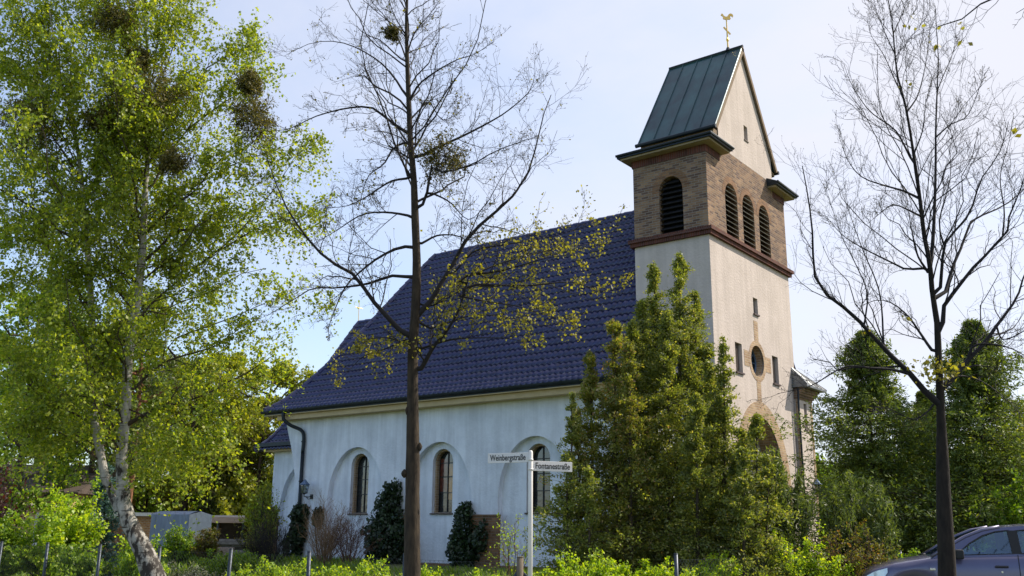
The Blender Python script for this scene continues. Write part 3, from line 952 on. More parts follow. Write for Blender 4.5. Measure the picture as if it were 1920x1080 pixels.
for b_ in ((2.94, 3.26, 7.475, 8.12), (2.94, 3.26, 5.53, 6.165), (2.09, 2.445, 6.55, 7.05), (3.755, 4.16, 6.55, 7.05)):
    mb = MB(); mb.box(-.02, .007, *b_); mb.build('brick_strip', M['brick_tan'], rose)
# portal
mb = MB()
ring_panel(mb, YC, 1.72, 2.2, 2.6, 5.06, 5.54, lambda a, b, d: (d, a, b), .012, 30, .45)
for a, b in zip(portal_in[:-1], portal_in[1:]):
    mb.quad((.012, a[0], a[1]), (.012, b[0], b[1]), (-.62, b[0], b[1]), (-.62, a[0], a[1]))
portal = mb.build('portal', M['brick_tan'], church)
mb = MB(); mb.panel(portal_in, [rect(YC - .8, YC + .8, .5, 3.1)], lambda a, b, d: (-.6 - d, a, b), .1); mb.build('portal_recess', M['plaster_cream'], portal)
mb = MB(); mb.box(-.78, -.69, YC - .8, YC + .8, .45, 3.1)
for k in range(9): mb.box(-.692, -.68, YC - .78 + k * .175, YC - .78 + k * .175 + .15, .5, 3.06)
mb.build('door', plain('brown_oak_door', (0.10, 0.055, 0.03), 0.6), portal)

# ---- belfry
mb = MB()
lcs = [(1.73, .46), (3.03, .46), (4.33, .44)]
lz0, lzt = 10.56, 12.36
fh = [arch_ring(c, lz0, h, lzt - .5, lzt, 18) for c, h in lcs]
mb.panel([(0, 10.44), (0, 13.42), (W, 13.42), (W, 10.44)], fh, front, .34)
sh_ = [arch_ring(-1.235, 10.52, .41, lzt - .47, lzt, 18)]
mb.panel([(-D, 10.44), (-D, 13.2), (0, 13.2), (0, 10.44)], sh_, sideY0, .30)
mb.quad((0, W, 10.44), (0, W, 13.2), (-D, W, 13.2), (-D, W, 10.44)); mb.quad((-D, 0, 10.44), (-D, 0, 13.2), (-D, W, 13.2), (-D, W, 10.44))
# set-back brick strip under the cap roof
for y in (.98, W - .98):
    s = 1 if y < 3 else -1
    mb.quad((-.015, y, 13.2), (-.015, y, 14.3), (-2.45, y, 14.3), (-2.45, y, 13.2))
belfry = mb.build('belfry_wall', M['brick'], church)
mb = MB()
for c, h in lcs:
    mb = MB(); ring_panel(mb, c, h, h + .2, lzt - .5, lzt, lzt + .22, lambda a, b, d: (d, a, b), .006, 20); mb.build('brick_arch', M['brick_brown'], belfry)
mb = MB(); ring_panel(mb, -1.235, .41, .65, lzt - .47, lzt, lzt + .24, lambda a, b, d: (a, -d, b), .006, 20); mb.build('brick_arch', M['brick_brown'], belfry)


def louvre(name, c, half, zs, zt, z0, along, mat, n=11, sp=.165):
    m = MB(); depth = .26
    for k in range(n):
        z = z0 + .06 + k * sp
        if z > zt - .08: break
        hw = half if z < zs else half * math.sqrt(max(.02, 1 - ((z - zs) / (zt - zs)) ** 2))
        hw -= .012
        sn, cs = math.sin(rad(38)), math.cos(rad(38))
        if along == 'y': m.obox((-.085, c, z), (0, 1, 0), (cs, 0, -sn), (sn, 0, cs), 2 * hw, .25, .022)
        else: m.obox((c, .16, z), (1, 0, 0), (0, -cs, -sn), (0, -sn, cs), 2 * hw, .25, .022)
    o = m.build(name, mat, church)
    b = MB()
    ring = arch_ring(c, z0, half, zs, zt, 16)
    b.add([(-.33, p[0], p[1]) if along == 'y' else (p[0], .29, p[1]) for p in ring], [tuple(range(len(ring)))])
    b.build('dark_backing', M['void'], o)
    return o


for c, h in lcs: louvre('louvre_window', c, h, lzt - .5, lzt, lz0, 'y', M['louvre_grey'])
louvre('louvre_window', -1.235, .41, lzt - .47, lzt, 10.52, 'x', M['louvre'])
# brick bands
mb = MB()
mb.box(-D - .12, .10, -.10, W + .10, 10.24, 10.36); mb.box(-D - .16, .16, -.16, W + .16, 10.36, 10.47)
mb.build('brick_band', M['brick_red'], church)
mb = MB()
for y0, y1 in ((-.025, .97), (W - .97, W + .025)):
    mb = MB(); mb.box(-D - .03, .02, y0, y1, 12.9, 13.14); mb.build('brick_frieze', M['brick_red'], church)
# cornices: cream soffit, dark metal gutter and a sloping copper top, returned round the corners
for s0, s1, y_in in ((-.40, 1.18, .99), (W - 1.45, W + .40, W - .99)):
    mb = MB()
    lo, hi = (s0 + .07, s1 - .04) if s0 < 0 else (s0 + .04, s1 - .07)
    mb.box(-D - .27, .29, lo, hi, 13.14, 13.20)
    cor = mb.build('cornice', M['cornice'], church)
    mb = MB(); mb.box(-D - .36, .38, s0, s1, 13.20, 13.31)
    x0, x1 = -D - .38, .40
    yo = s0 - .02 if s0 < 0 else s1 + .02
    yi2 = s1 + .01 if s0 < 0 else s0 - .01
    mb.add([(x0, yo, 13.31), (x1, yo, 13.31), (x1, yi2, 13.31), (x0, yi2, 13.31), (x0 + .38, y_in, 13.62), (-.02, y_in, 13.62), (-.02, yi2, 13.5), (x0 + .38, yi2, 13.5)],
           [(0, 1, 5, 4), (1, 2, 6, 5), (4, 5, 6, 7), (2, 3, 7, 6), (3, 0, 4, 7), (3, 2, 1, 0)])
    mb.tube([(x0, yo, 13.29), (x1, yo, 13.29), (x1, yi2, 13.29)], .045, 8)
    mb.build('cornice_cover', M['dark_metal'], cor)
# gable faces
mb = MB()
gab = [(.97, 13.42), (.97, 14.35), (YC, 17.66), (W - .97, 14.35), (W - .97, 13.42)]
mb.panel(gab, [rect(3.02, 3.32, 14.34, 14.86)], lambda a, b, d: (.004 - d, a, b), .14)
gable = mb.build('gable_wall', M['plaster_cream'], church)
mb = MB(); mb.panel(gab, [], lambda a, b, d: (-D, a, b)); mb.build('gable_wall', M['plaster_cream'], church)
mb = MB(); mb.quad((-.12, 3.02, 14.34), (-.12, 3.32, 14.34), (-.12, 3.32, 14.86), (-.12, 3.02, 14.86)); mb.box(-.1, .03, 3.0, 3.34, 14.30, 14.34)
mb.build('slit_window', M['shutter'], gable)
# steep copper roof with standing seams
EY, EZ, RZ = .62, 13.98, 17.78
for s in (1, -1):
    ey = EY if s > 0 else W - EY
    mb = MB()
    dy, dz = YC - ey, RZ - EZ; L = math.hypot(dy, dz); ty, tz = dy / L, dz / L; ny, nz = -tz * s, abs(ty)
    def P(x, t, o): return (x, ey + ty * t + ny * o, EZ + tz * t + nz * o)
    mb.add([P(-D - .16, 0, 0), P(.10, 0, 0), P(.10, L, 0), P(-D - .16, L, 0), P(-D - .16, 0, -.09), P(.10, 0, -.09), P(.10, L, -.09), P(-D - .16, L, -.09)],
           [(0, 1, 2, 3), (7, 6, 5, 4), (0, 4, 5, 1), (1, 5, 6, 2), (2, 6, 7, 3), (3, 7, 4, 0)])
    nseam = 6
    for k in range(nseam):
        x = -D - .14 + (D + .22) * k / (nseam - 1)
        w = .022
        mb.add([P(x - w, .02, .001), P(x + w, .02, .001), P(x + w, L, .001), P(x - w, L, .001), P(x - w * .5, .02, .03), P(x + w * .5, .02, .03), P(x + w * .5, L, .03), P(x - w * .5, L, .03)],
               [(4, 5, 6, 7), (0, 1, 5, 4), (3, 7, 6, 2), (0, 4, 7, 3), (1, 2, 6, 5)])
    cap = mb.build('tower_roof', M['copper'], church)
    mb = MB()   # eaves gutter below the cap roof and brown verge board
    yo = ey - .05 * s
    mb.tube([(-D - .2, yo, EZ - .05), (.12, yo, EZ - .05)], .065, 10)
    mb.build('gutter', M['dark_metal'], cap)
    mb = MB(); mb.box(-D - .05, -.02, min(ey + .02 * s, ey + .36 * s), max(ey + .02 * s, ey + .36 * s), EZ - .2, EZ - .06); mb.build('eaves_board', M['soffit'], cap)
    mb = MB()
    a0 = P(.105, -.02, -.14); a1 = P(.105, L - .02, -.14); b1 = P(.105, L, -.01); b0 = P(.105, -.02, -.01)
    mb.add([a0, a1, b1, b0] + [(p[0] - .07, p[1], p[2]) for p in (a0, a1, b1, b0)], [(0, 1, 2, 3), (7, 6, 5, 4), (0, 4, 5, 1), (2, 6, 7, 3), (1, 5, 6, 2), (0, 3, 7, 4)])
    mb.build('verge_board', M['soffit'], cap)
mb = MB(); mb.tube([(-D - .17, YC, RZ + .01), (.11, YC, RZ + .01)], .05, 8); mb.build('ridge_cap', M['dark_metal'], church)
# weathercock on a gilded cross
vx, vy = -.44, YC
mb = MB()
mb.tube([(vx, vy, 17.76), (vx, vy, 17.9)], [.11, .05], 10)
vane = mb.build('weathervane', M['dark_metal'], church)
mb = MB(); mb.tube([(vx, vy, 17.88), (vx, vy, 18.12), (vx, vy, 18.2), (vx, vy, 18.28), (vx, vy, 18.98)], [.03, .028, .055, .028, .022], 8)
mb.obox((vx, vy, 18.55), (RH * .62 + np.array([0, 0, -.78])), np.array([FH[0], FH[1], 0]), (RH * .78 + np.array([0, 0, .62])), .36, .03, .05)
mb.build('gilded_cross', M['gold'], vane)
ck = [(765, 91), (768, 83), (775, 78), (781, 84), (787, 96), (797, 103), (810, 104), (817, 94), (826, 82), (838, 77), (851, 82), (857, 95), (856, 105), (850, 111), (848, 101), (841, 96), (833, 100), (834, 110), (838, 121), (831, 127), (818, 126), (806, 131), (795, 126), (785, 124), (780, 119), (781, 108), (777, 98), (770, 96)]
mb = MB()
S = 1 / 3.6 / F_PX * 30.2
ring = [((a - 806) * S, -(b - 130) * S) for a, b in ck]
tc = lambda a, b, d: tuple(np.array([vx, vy, 18.97]) + RH * a + np.array([0, 0, b]) + FH * d)
mb.plate(ring, tc, -.02, .02)
mb.build('weathercock', M['gold'], vane)

# ---- stair annex on the right of the tower, brick quoins, small metal roof
mb = MB()
AX0, AX1, AY0, AY1 = -2.2, .10, 6.02, 7.36
mb.panel([(AY0, .35), (AY0, 5.95), (AY1, 5.95), (AY1, .35)], [rect(6.60, 6.86, 5.0, 5.85)], lambda a, b, d: (AX1 - d, a, b), .12)
mb.quad((AX1, AY0, .35), (AX1, AY0, 5.95), (-.01, AY0, 5.95), (-.01, AY0, .35))
mb.quad((AX1, AY1, .35), (AX1, AY1, 5.95), (AX0, AY1, 5.95), (AX0, AY1, .35))
mb.quad((AX0, AY1, .35), (AX0, AY1, 5.95), (AX0, W, 5.95), (AX0, W, .35))
annex = mb.build('stair_annex', M['plaster_cream'], church)
mb = MB(); mb.quad((AX1 - .11, 6.6, 5.0), (AX1 - .11, 6.86, 5.0), (AX1 - .11, 6.86, 5.85), (AX1 - .11, 6.6, 5.85)); mb.box(AX1 - .1, AX1 + .04, 6.57, 6.89, 4.95, 5.0)
mb.build('slit_window', M['shutter'], annex)
mb = MB(); mb.box(AX1 - .05, AX1 + .012, AY0 - .012, AY0 + .17, .35, 5.95); mb.box(AX1 - .05, AX1 + .012, AY1 - .15, AY1 + .012, .35, 5.95)
mb.build('brick_quoins', M['brick_tan'], annex)
mb = MB()   # corbelled brick cove under the eaves
for k in range(5):
    o = .03 + .05 * k
    mb.box(AX0, AX1 + o, AY0 - .02, AY1 + o, 5.95 + .075 * k, 5.95 + .075 * (k + 1))
mb.build('brick_cove', M['brick'], annex)
mb = MB()
ex1, ey1, ez = AX1 + .42, AY1 + .42, 6.33
mb.add([(AX0, AY0 - .12, ez), (ex1, AY0 - .12, ez), (ex1, ey1, ez), (AX0, ey1, ez), (AX0, W - .02, 7.05), (-.05, W - .02, 7.05), (-.05, AY0 - .10, 7.0),
        (AX0, AY0 - .12, ez + .07), (ex1, AY0 - .12, ez + .07), (ex1, ey1, ez + .07), (AX0, ey1, ez + .07)],
       [(3, 2, 1, 0), (0, 1, 8, 7), (1, 2, 9, 8), (2, 3, 10, 9), (8, 9, 5, 6), (9, 10, 4, 5), (8, 6, 7)])
for k in range(5):
    t = k / 4
    a = np.array([ex1, AY0 - .1 + (ey1 - AY0 + .1) * t, ez + .075]); b = np.array([-.05, AY0 - .08 + (W - AY0) * t, 7.05])
    mb.tube([a, b], .02, 4)
mb.build('annex_roof', noise_mat('grey_zinc_sheet', (0.10, 0.11, 0.12), (0.2, 0.21, 0.22), 3, 0.4, metallic=0.4), annex)
mb = MB(); mb.tube([(AX1 + .06, AY0 + .0, 6.3), (AX1 + .06, AY0 - .04, 5.8), (AX1 + .06, AY0 - .04, .5)], .035, 8); mb.build('downpipe', M['dark_metal'], annex)


# ---- wall lanterns
def lantern(label, wall_pt, out_dir, side):
    """wrought bracket and six sided lantern fixed to a wall"""
    wall_pt = np.array(wall_pt, float); o = np.array(out_dir, float); s = np.array(side, float); up = np.array([0, 0, 1.0])
    t = thing('wall_lantern', label, 'lantern', wall_pt)
    m = MB(); m.obox(wall_pt + o * .02, s, o, up, .12, .04, .16)
    c = wall_pt + o * .36
    m.tube([wall_pt + o * .03, wall_pt + o * .2 - up * .02, c, c + up * .10], .018, 6)
    m.tube([wall_pt + o * .03 - up * .07, wall_pt + o * .16 - up * .09, wall_pt + o * .28 - up * .01], .012, 6)
    m.build('bracket', M['iron'], t)
    b = MB(); n = 6; zb_, zt_ = .11, .40; rb, rt = .105, .15
    ring = lambda r, z: [c + up * z + (s * math.cos(2 * math.pi * k / n) + o * math.sin(2 * math.pi * k / n)) * r for k in range(n)]
    lo, hi = ring(rb, zb_), ring(rt, zt_)
    for k in range(n):
        k2 = (k + 1) % n
        b.tube([lo[k], hi[k]], .012, 5); b.tube([lo[k], lo[k2]], .012, 5); b.tube([hi[k], hi[k2]], .014, 5)
        b.tube([(lo[k] + hi[k]) / 2, (lo[k2] + hi[k2]) / 2], .007, 4)
    b.tube([c + up * .08, c + up * zb_], [.04, .10], 6)
    b.build('lantern_frame', M['iron'], t)
    g = MB()
    for k in range(n): g.quad(lo[k], lo[(k + 1) % n], hi[(k + 1) % n], hi[k])
    g.build('glass', M['lamp_glass'], t)
    r = MB(); r.tube([c + up * .395, c + up * .41, c + up * .50, c + up * .55, c + up * .58], [.19, .185, .09, .05, .015], 6)
    r.build('roof_cap', M['iron_blue'], t)
    bl = MB(); bl.tube([c + up * .14, c + up * .2, c + up * .28, c + up * .31], [.02, .045, .04, .01], 8); bl.build('bulb', M['sign_white'], t)
    return t


lantern('blue capped lantern on the white nave wall beside the downpipe', (-14.55, YN, 2.66), (0, -1, 0), (1, 0, 0))
lantern('blue capped lantern on the cream annex wall above the dwarf pine', (AX1, 6.33, 2.72), (1, 0, 0), (0, 1, 0))

# ------------------------------------------------------------------ street side trees
def trunk_tube(wood, px, hd, radii, K=26, sides=14, flare=0.0, rng=None):
    """px: picture positions from the lowest visible point up; a foot is added down to the ground"""
    pts = [at(u, v, hd) for u, v in px]
    P = resample(pts, K)
    R = np.interp(np.linspace(0, 1, K), np.linspace(0, 1, len(radii)), radii)
    if rng is not None: R = R * (1 + rng.normal(0, .025, K))
    wood.add(P[None], R[None], sides)
    return P, R


def c7(*a): return [(x / 1.6875 + 500, y / 1.6875) for x, y in a]
def c8(*a): return [(480 + x / 3.176, 460 + y / 3.176) for x, y in a]
def c5(*a): return [(780 + x / 3, 360 + y / 3) for x, y in a]
def c9(*a): return [(1450 + x / 1.9277, y / 1.9277) for x, y in a]
def c10(*a): return [(1400 + x / 2.077, 560 + y / 2.077) for x, y in a]
def c6(*a): return [(x / 1.6875, y / 1.6875) for x, y in a]
def c4(*a): return [(x / 2.455, 640 + y / 2.455) for x, y in a]


# --- left linden, coming into leaf
rng = np.random.default_rng(11)
HD = 11.0
foot = at(773, 1080, HD); fz = gz(foot[0], foot[1])
linden = thing('linden_tree', 'young linden in front of the white nave, small yellow leaves on its lower right boughs', 'tree', (foot[0], foot[1], fz))
tw = Wood()
lp = [(773, 1330), (773, 1080), (772.5, 1000), (774, 850), (774, 650), (778.5, 593), (781.5, 504), (778.5, 415), (775.6, 332), (769.6, 267), (766.7, 196), (763.7, 118), (762, 36), (765, -60), (763, -160)]
trP, trR = trunk_tube(tw, lp, HD, [.125, .098, .092, .086, .076, .064, .056, .052, .046, .038, .034, .026, .019, .012, .006], 40, 14, rng=rng)
for (u, v, r) in ((758, 888, .028), (787, 838, .022), (763, 770, .016), (784, 960, .016)):
    p = at(u, v, HD - .03); k = resample([p - np.array([0, 0, .05]), p, p + np.array([0, 0, .05])], 5)
    tw.add(k[None], np.array([[.005, r, r * 1.3, r, .005]]), 8)
tw.build('trunk', M['bark_lime'], linden)
bare = [
    (c8((900, 560), (820, 460), (740, 390), (690, 320), (640, 250), (590, 180), (500, 130), (430, 85), (340, 0)) + c7((70, 670), (30, 580), (0, 500)), .040, -.15),
    (c7((455, 880), (400, 872), (310, 900), (200, 912), (150, 910), (90, 945), (0, 1000)), .026, .3),
    (c7((460, 783), (420, 783)) + c8((720, 80), (600, 175), (540, 235), (510, 290), (470, 380), (430, 500), (440, 570)), .024, -.3),
    (c7((460, 685), (380, 672), (300, 680), (220, 730), (150, 770)), .021, .35),
    (c7((442, 565), (390, 575), (320, 620), (260, 650), (180, 660)), .020, -.4),
    (c7((442, 450), (400, 470), (370, 520), (320, 560), (290, 660)), .019, .2),
    (c7((442, 420), (380, 375), (330, 340), (250, 343), (150, 370), (80, 405), (20, 415)), .024, -.2),
    (c7((442, 305), (400, 240), (350, 190), (270, 145), (200, 130), (130, 140), (60, 175)), .019, .3),
    (c7((450, 320), (480, 270), (530, 230), (600, 190), (660, 170), (720, 130)), .019, -.3),
    (c7((470, 460), (472, 410), (478, 380), (510, 325), (560, 290), (600, 300)), .018, .3),
    (c7((480, 500), (530, 470), (600, 440), (680, 400), (750, 360), (800, 320), (835, 285), (850, 230)), .026, .15),
    (c7((485, 665), (510, 600), (520, 530), (560, 545), (650, 520), (720, 480), (800, 450), (860, 430)), .024, -.3),
    (c5((15, 700), (100, 590), (150, 500), (200, 420), (270, 290), (310, 215), (390, 170), (470, 90), (570, 0)) + c7((780, 620), (830, 540), (860, 430), (880, 350), (900, 300)), .040, .1),
    (c7((490, 770), (540, 745), (600, 745), (640, 760), (690, 730)), .020, .3),
    (c7((520, 610), (580, 640), (640, 695), (700, 640)), .016, -.4),
    (c7((444, 200), (420, 130), (380, 60), (330, 0), (310, -50)), .014, .4),
    (c7((444, 170), (470, 100), (520, 40), (560, -20)), .014, -.4),
    (c7((450, 560), (440, 530), (447, 480), (430, 440), (380, 420), (300, 400)), .018, .5),
    (c7((445, 110), (400, 40), (380, -40), (375, -80)), .012, -.3),
    (c7((455, 380), (500, 330), (515, 320), (560, 380), (640, 330)), .014, .4),
]
leafy = [
    (c8((975, 740), (1010, 690), (1060, 600), (1130, 520), (1200, 400), (1240, 290)) + c5((290, 500), (320, 440)), .038, -.35),
    (c5((240, 510), (300, 465), (440, 450), (600, 410), (740, 370), (900, 350)), .022, .1),
    (c5((240, 580), (300, 525), (450, 525), (650, 525), (860, 505), (960, 530), (1060, 560), (1170, 570)), .022, .15),
    (c5((30, 880), (200, 830), (400, 820), (560, 830), (680, 870)), .018, -.3),
    (c5((10, 700), (60, 770), (160, 740), (330, 690), (480, 700), (640, 740), (760, 760)), .018, .3),
    (c5((200, 470), (330, 330), (480, 300), (660, 270), (830, 235), (990, 180)), .016, -.15),
    (c5((240, 590), (420, 620), (560, 640), (720, 690), (900, 720)), .014, .35),
    (c5((300, 470), (480, 400), (700, 340), (900, 300), (1120, 290)), .014, .4),
    (c5((20, 850), (-60, 850), (-160, 820), (-270, 830), (-330, 900)), .014, -.3),
    (c5((10, 620), (90, 640), (240, 560), (420, 450)), .014, .2),
    (c8((900, 560), (760, 620), (640, 660), (560, 740), (500, 800)), .012, .25),
]
bw = Wood()
Pb, Rb = traced(bare, HD, rng, 14, skel=[resample(trP, 160)]); Pl, Rl = traced(leafy, HD, rng, 14, skel=[resample(trP, 160)] + [resample(p, 40) for p in Pb])
for P, R in ((Pb, Rb), (Pl, Rl)): bw.add(P, R, 7)
# fine branching off the trunk top
S0, Q0 = spawn(trP[None, 22:, :], trR[None, 22:], 34, rng, .05, .98, ang=(40, 75), up=.35, K=8, rr=.42, lens=1.35, min_r=.004)
bw.add(S0, Q0, 5)
S1, Q1 = spawn(Pb, Rb, 16, rng, .16, 1, lenf=.30, ang=(30, 68), up=.05, K=7, rr=.45, min_r=.0025, wob=.09)
S1b, Q1b = spawn(Pl, Rl, 13, rng, .12, 1, lenf=.32, ang=(30, 70), up=.05, K=7, rr=.55, min_r=.003, wob=.08)
S0b, Q0b = spawn(S0, Q0, 5, rng, .2, 1, lenf=.45, ang=(30, 60), up=.2, K=6, rr=.6, min_r=.0026)
for P, R in ((S1, Q1), (S1b, Q1b), (S0b, Q0b)): bw.add(P, R, 4)
S2, Q2 = spawn(S1, Q1, 8, rng, .15, 1, lenf=.42, ang=(28, 68), up=.06, K=5, rr=.58, min_r=.0018, wob=.11)
S2b, Q2b = spawn(S1b, Q1b, 7, rng, .15, 1, lenf=.42, ang=(28, 65), up=.08, K=5, rr=.6, min_r=.0022, wob=.1)
S2c, Q2c = spawn(S0b, Q0b, 4, rng, .15, 1, lenf=.5, ang=(28, 60), up=.2, K=5, rr=.6, min_r=.0022)
for P, R in ((S2, Q2), (S2b, Q2b), (S2c, Q2c)): bw.add(P, R, 3)
S3, Q3 = spawn(S2, Q2, 3, rng, .25, 1, lenf=.5, ang=(30, 65), up=.12, K=4, rr=.7, min_r=.0017, wob=.12)
bw.add(S3, Q3, 3)
bw.build('branches', M['twig'], linden)
Cl = np.vstack([along(S2b, 5, rng, .2)[0] + rng.normal(0, .035, (len(S2b) * 5, 3)), along(S1b, 3, rng, .4)[0] + rng.normal(0, .02, (len(S1b) * 3, 3))])
# leaves come in loose tufts, so many twigs stay bare
ph = np.sin(Cl[:, 0] * 7.1 + 1) * np.sin(Cl[:, 1] * 6.3 + 2) * np.sin(Cl[:, 2] * 7.7)
Cl = Cl[ph > -.35]
Cb = np.vstack([S3[::3, -1], S2[::2, -1], S2c[::2, -1]])
few = Cb[rng.random(len(Cb)) < .10]
v1, f1 = leaves(np.vstack([Cl, few]), rng, .033, aspect=.85)
np_mesh('foliage', v1, f1, M['leaf_lime'], linden)
leaf_obj('buds', Cb, rng, .020, M['bud'], linden, aspect=.6)


def mistletoe(label, u, v, r_px, hd, seed, dens=1.0, olive=False):
    g = np.random.default_rng(seed); c = at(u, v, hd); r = r_px * hd / F_PX
    r *= 1.2
    t = thing('mistletoe', label, 'mistletoe', c, 'mistletoe balls hanging in the tree crowns')
    n = 40; d = g.normal(size=(n, 3)); d /= np.linalg.norm(d, axis=1, keepdims=True)
    s = np.linspace(0, 1, 5)
    P = c + (d[:, None, :] * s[None, :, None] + np.cumsum(g.normal(0, .06, (n, 5, 3)), 1) * s[None, :, None]) * r * g.uniform(.55, 1.1, n)[:, None, None]
    w = Wood(); w.add(P, np.full((n, 5), .0035) * (1 - .5 * s)[None], 3)
    P2, R2 = spawn(P, np.full((n, 5), .004), 7, g, .3, 1, lenf=.5, ang=(25, 60), up=.0, K=4, min_r=.002)
    w.add(P2, R2, 3)
    w.build('twigs', M['twig'], t)
    C = along(P2, int(10 * dens), g, .1)[0]; C += g.normal(0, .13 * r, C.shape)
    leaf_obj('leaves', C, g, .042 * hd / 16 + .012, M['leaf_mist'], t, aspect=.36)
    return t


mistletoe('olive mistletoe ball in the middle of the linden crown', 836, 292, 46, HD - .1, 5, .8)
mistletoe('small mistletoe tuft beside the top of the linden trunk', 735, 62, 15, HD - .05, 6, .4)

# --- right linden, still bare
rng = np.random.default_rng(23)
HD = 10.8
foot = at(1775, 1080, HD)
rl = thing('linden_tree', 'bare dark linden beside the parked car with one tuft of yellow shoots', 'tree', (foot[0], foot[1], gz(foot[0], foot[1])))
tw = Wood()
rp = [(1779, 1330), (1776, 1080), (1770, 950), (1765, 800), (1759, 650), (1757, 605)] + c9((575, 1060), (565, 950), (545, 850), (530, 720), (510, 580), (495, 480), (475, 370), (450, 280), (438, 180), (430, 80), (415, 0), (400, -60), (395, -150))
rtP, rtR = trunk_tube(tw, rp, HD, [.13, .108, .10, .09, .082, .07, .05, .042, .036, .03, .027, .023, .02, .016, .013, .01, .008, .006, .004], 44, 14, rng=rng)
tw.build('trunk', M['bark_dark'], rl)
rb_ = [
    (c9((575, 960), (575, 900), (582, 780), (587, 600), (587, 480), (592, 330), (597, 200), (590, 120), (585, 20)), .028, .25),
    (c9((600, 1060), (612, 930), (620, 880), (660, 830), (710, 770), (750, 650), (800, 580), (830, 520), (850, 440)), .026, -.25),
    (c10((775, 350), (800, 310), (860, 240), (920, 180), (970, 110), (1050, 0)) + c9((905, 1000), (960, 880)), .042, .2),
    (c10((760, 130),) + c9((620, 1085), (650, 1060), (720, 970), (780, 910), (830, 850), (860, 820), (850, 790), (895, 680), (930, 560)), .034, -.2),
    (c9((590, 1085), (620, 1060), (650, 960), (690, 870), (715, 800), (830, 745), (900, 690), (980, 600)), .028, .4),
    (c9((560, 985), (545, 970), (480, 973), (430, 950), (330, 900), (250, 850), (190, 780)), .020, .2),
    (c9((535, 790), (520, 775), (440, 740), (400, 760), (340, 810)), .015, -.4),
    (c9((525, 715), (470, 690), (400, 670), (320, 640), (270, 580), (240, 500)), .018, .3),
    (c9((503, 585), (460, 500), (430, 460), (370, 420), (330, 380), (280, 300), (255, 230)), .016, -.3),
    (c10((725, 410), (680, 340), (635, 290), (540, 200), (460, 110), (400, 50), (330, 0)) + c9((210, 1080), (160, 1030), (145, 950), (140, 820), (120, 680), (105, 600)), .044, -.1),
    (c10((640, 292), (560, 275), (480, 270), (400, 262), (340, 285), (260, 335), (190, 355), (120, 370)), .022, -.3),
    (c10((725, 205), (680, 140), (630, 70), (570, 20), (510, 5), (440, 30)), .024, .3),
    (c9((555, 985), (520, 920), (500, 830), (490, 770), (480, 700)), .018, -.35),
    (c10((540, 200),) + c9((385, 1060), (330, 920), (300, 840), (250, 700), (215, 640), (190, 600)), .014, .3),
    (c10((460, 110),) + c9((340, 1060), (300, 960), (250, 860), (215, 760), (190, 680)), .012, -.2),
    (c10((860, 240), (890, 180), (1000, 185), (1080, 220), (1150, 280)), .020, -.3),
    (c10((775, 330), (830, 300), (930, 330), (1050, 430), (1120, 520)), .014, .4),
    (c10((970, 110), (1000, 160), (1090, 120), (1180, 60)), .014, -.3),
    (c9((480, 400), (520, 350), (545, 260), (560, 160), (570, 60)), .012, .35),
    (c9((505, 560), (540, 470), (550, 380), (575, 280)), .012, -.4),
    (c9((470, 350), (440, 290), (400, 200), (350, 120), (340, 40)), .010, .3),
    (c9((440, 190), (400, 110), (370, 30), (360, -40)), .009, -.2),
    (c9((435, 120), (470, 40), (490, -40)), .009, .3),
    (c10((715, 430), (650, 470), (560, 430), (480, 420)), .012, -.5),
    (c9((592, 330), (620, 260), (650, 190), (660, 120)), .010, .3),
    (c9((587, 500), (640, 450), (700, 420), (740, 330), (760, 260)), .012, -.3),
    (c9((620, 880), (600, 800), (640, 640), (640, 520), (680, 400)), .012, .35),
    (c9((830, 850), (835, 760), (820, 640), (850, 520), (870, 420)), .012, .2),
]
bw = Wood()
P, R = traced(rb_, HD, rng, 14, skel=[resample(rtP, 160)]); bw.add(P, R, 7)
S0, Q0 = spawn(rtP[None, 20:, :], rtR[None, 20:], 30, rng, .05, .98, ang=(30, 60), up=.45, K=8, rr=.45, lens=1.2, min_r=.0035); bw.add(S0, Q0, 5)
S1, Q1 = spawn(P, R, 16, rng, .14, 1, lenf=.34, ang=(25, 58), up=.26, K=7, rr=.42, min_r=.0023, wob=.08); bw.add(S1, Q1, 4)
S1b, Q1b = spawn(S0, Q0, 5, rng, .2, 1, lenf=.45, ang=(25, 55), up=.35, K=6, rr=.6, min_r=.0024); bw.add(S1b, Q1b, 4)
S2, Q2 = spawn(S1, Q1, 6, rng, .15, 1, lenf=.40, ang=(25, 62), up=.18, K=5, rr=.58, min_r=.0017, wob=.11); bw.add(S2, Q2, 3)
S2b, Q2b = spawn(S1b, Q1b, 4, rng, .15, 1, lenf=.45, ang=(25, 60), up=.28, K=5, rr=.6, min_r=.0020, wob=.1); bw.add(S2b, Q2b, 3)
S3, Q3 = spawn(S2, Q2, 2, rng, .25, 1, lenf=.5, ang=(30, 65), up=.2, K=4, rr=.7, min_r=.0015, wob=.12); bw.add(S3, Q3, 3)
bw.build('branches', M['twig_dark'], rl)
C = np.vstack([S3[::3, -1], S2[::2, -1]])
leaf_obj('buds', C, rng, .016, M['bud'], rl, aspect=.6)
c0 = at(1757, 697, HD - .15)
C = c0 + rng.normal(0, 1, (150, 3)) * np.array([.15, .12, .10])
for u, v in ((1712, 40), (1740, 62), (1690, 165), (1630, 625), (1700, 600)): C = np.vstack([C, at(u, v, HD - .2) + rng.normal(0, .05, (5, 3))])
leaf_obj('foliage', C, rng, .055, M['leaf_lime'], rl, aspect=.8)

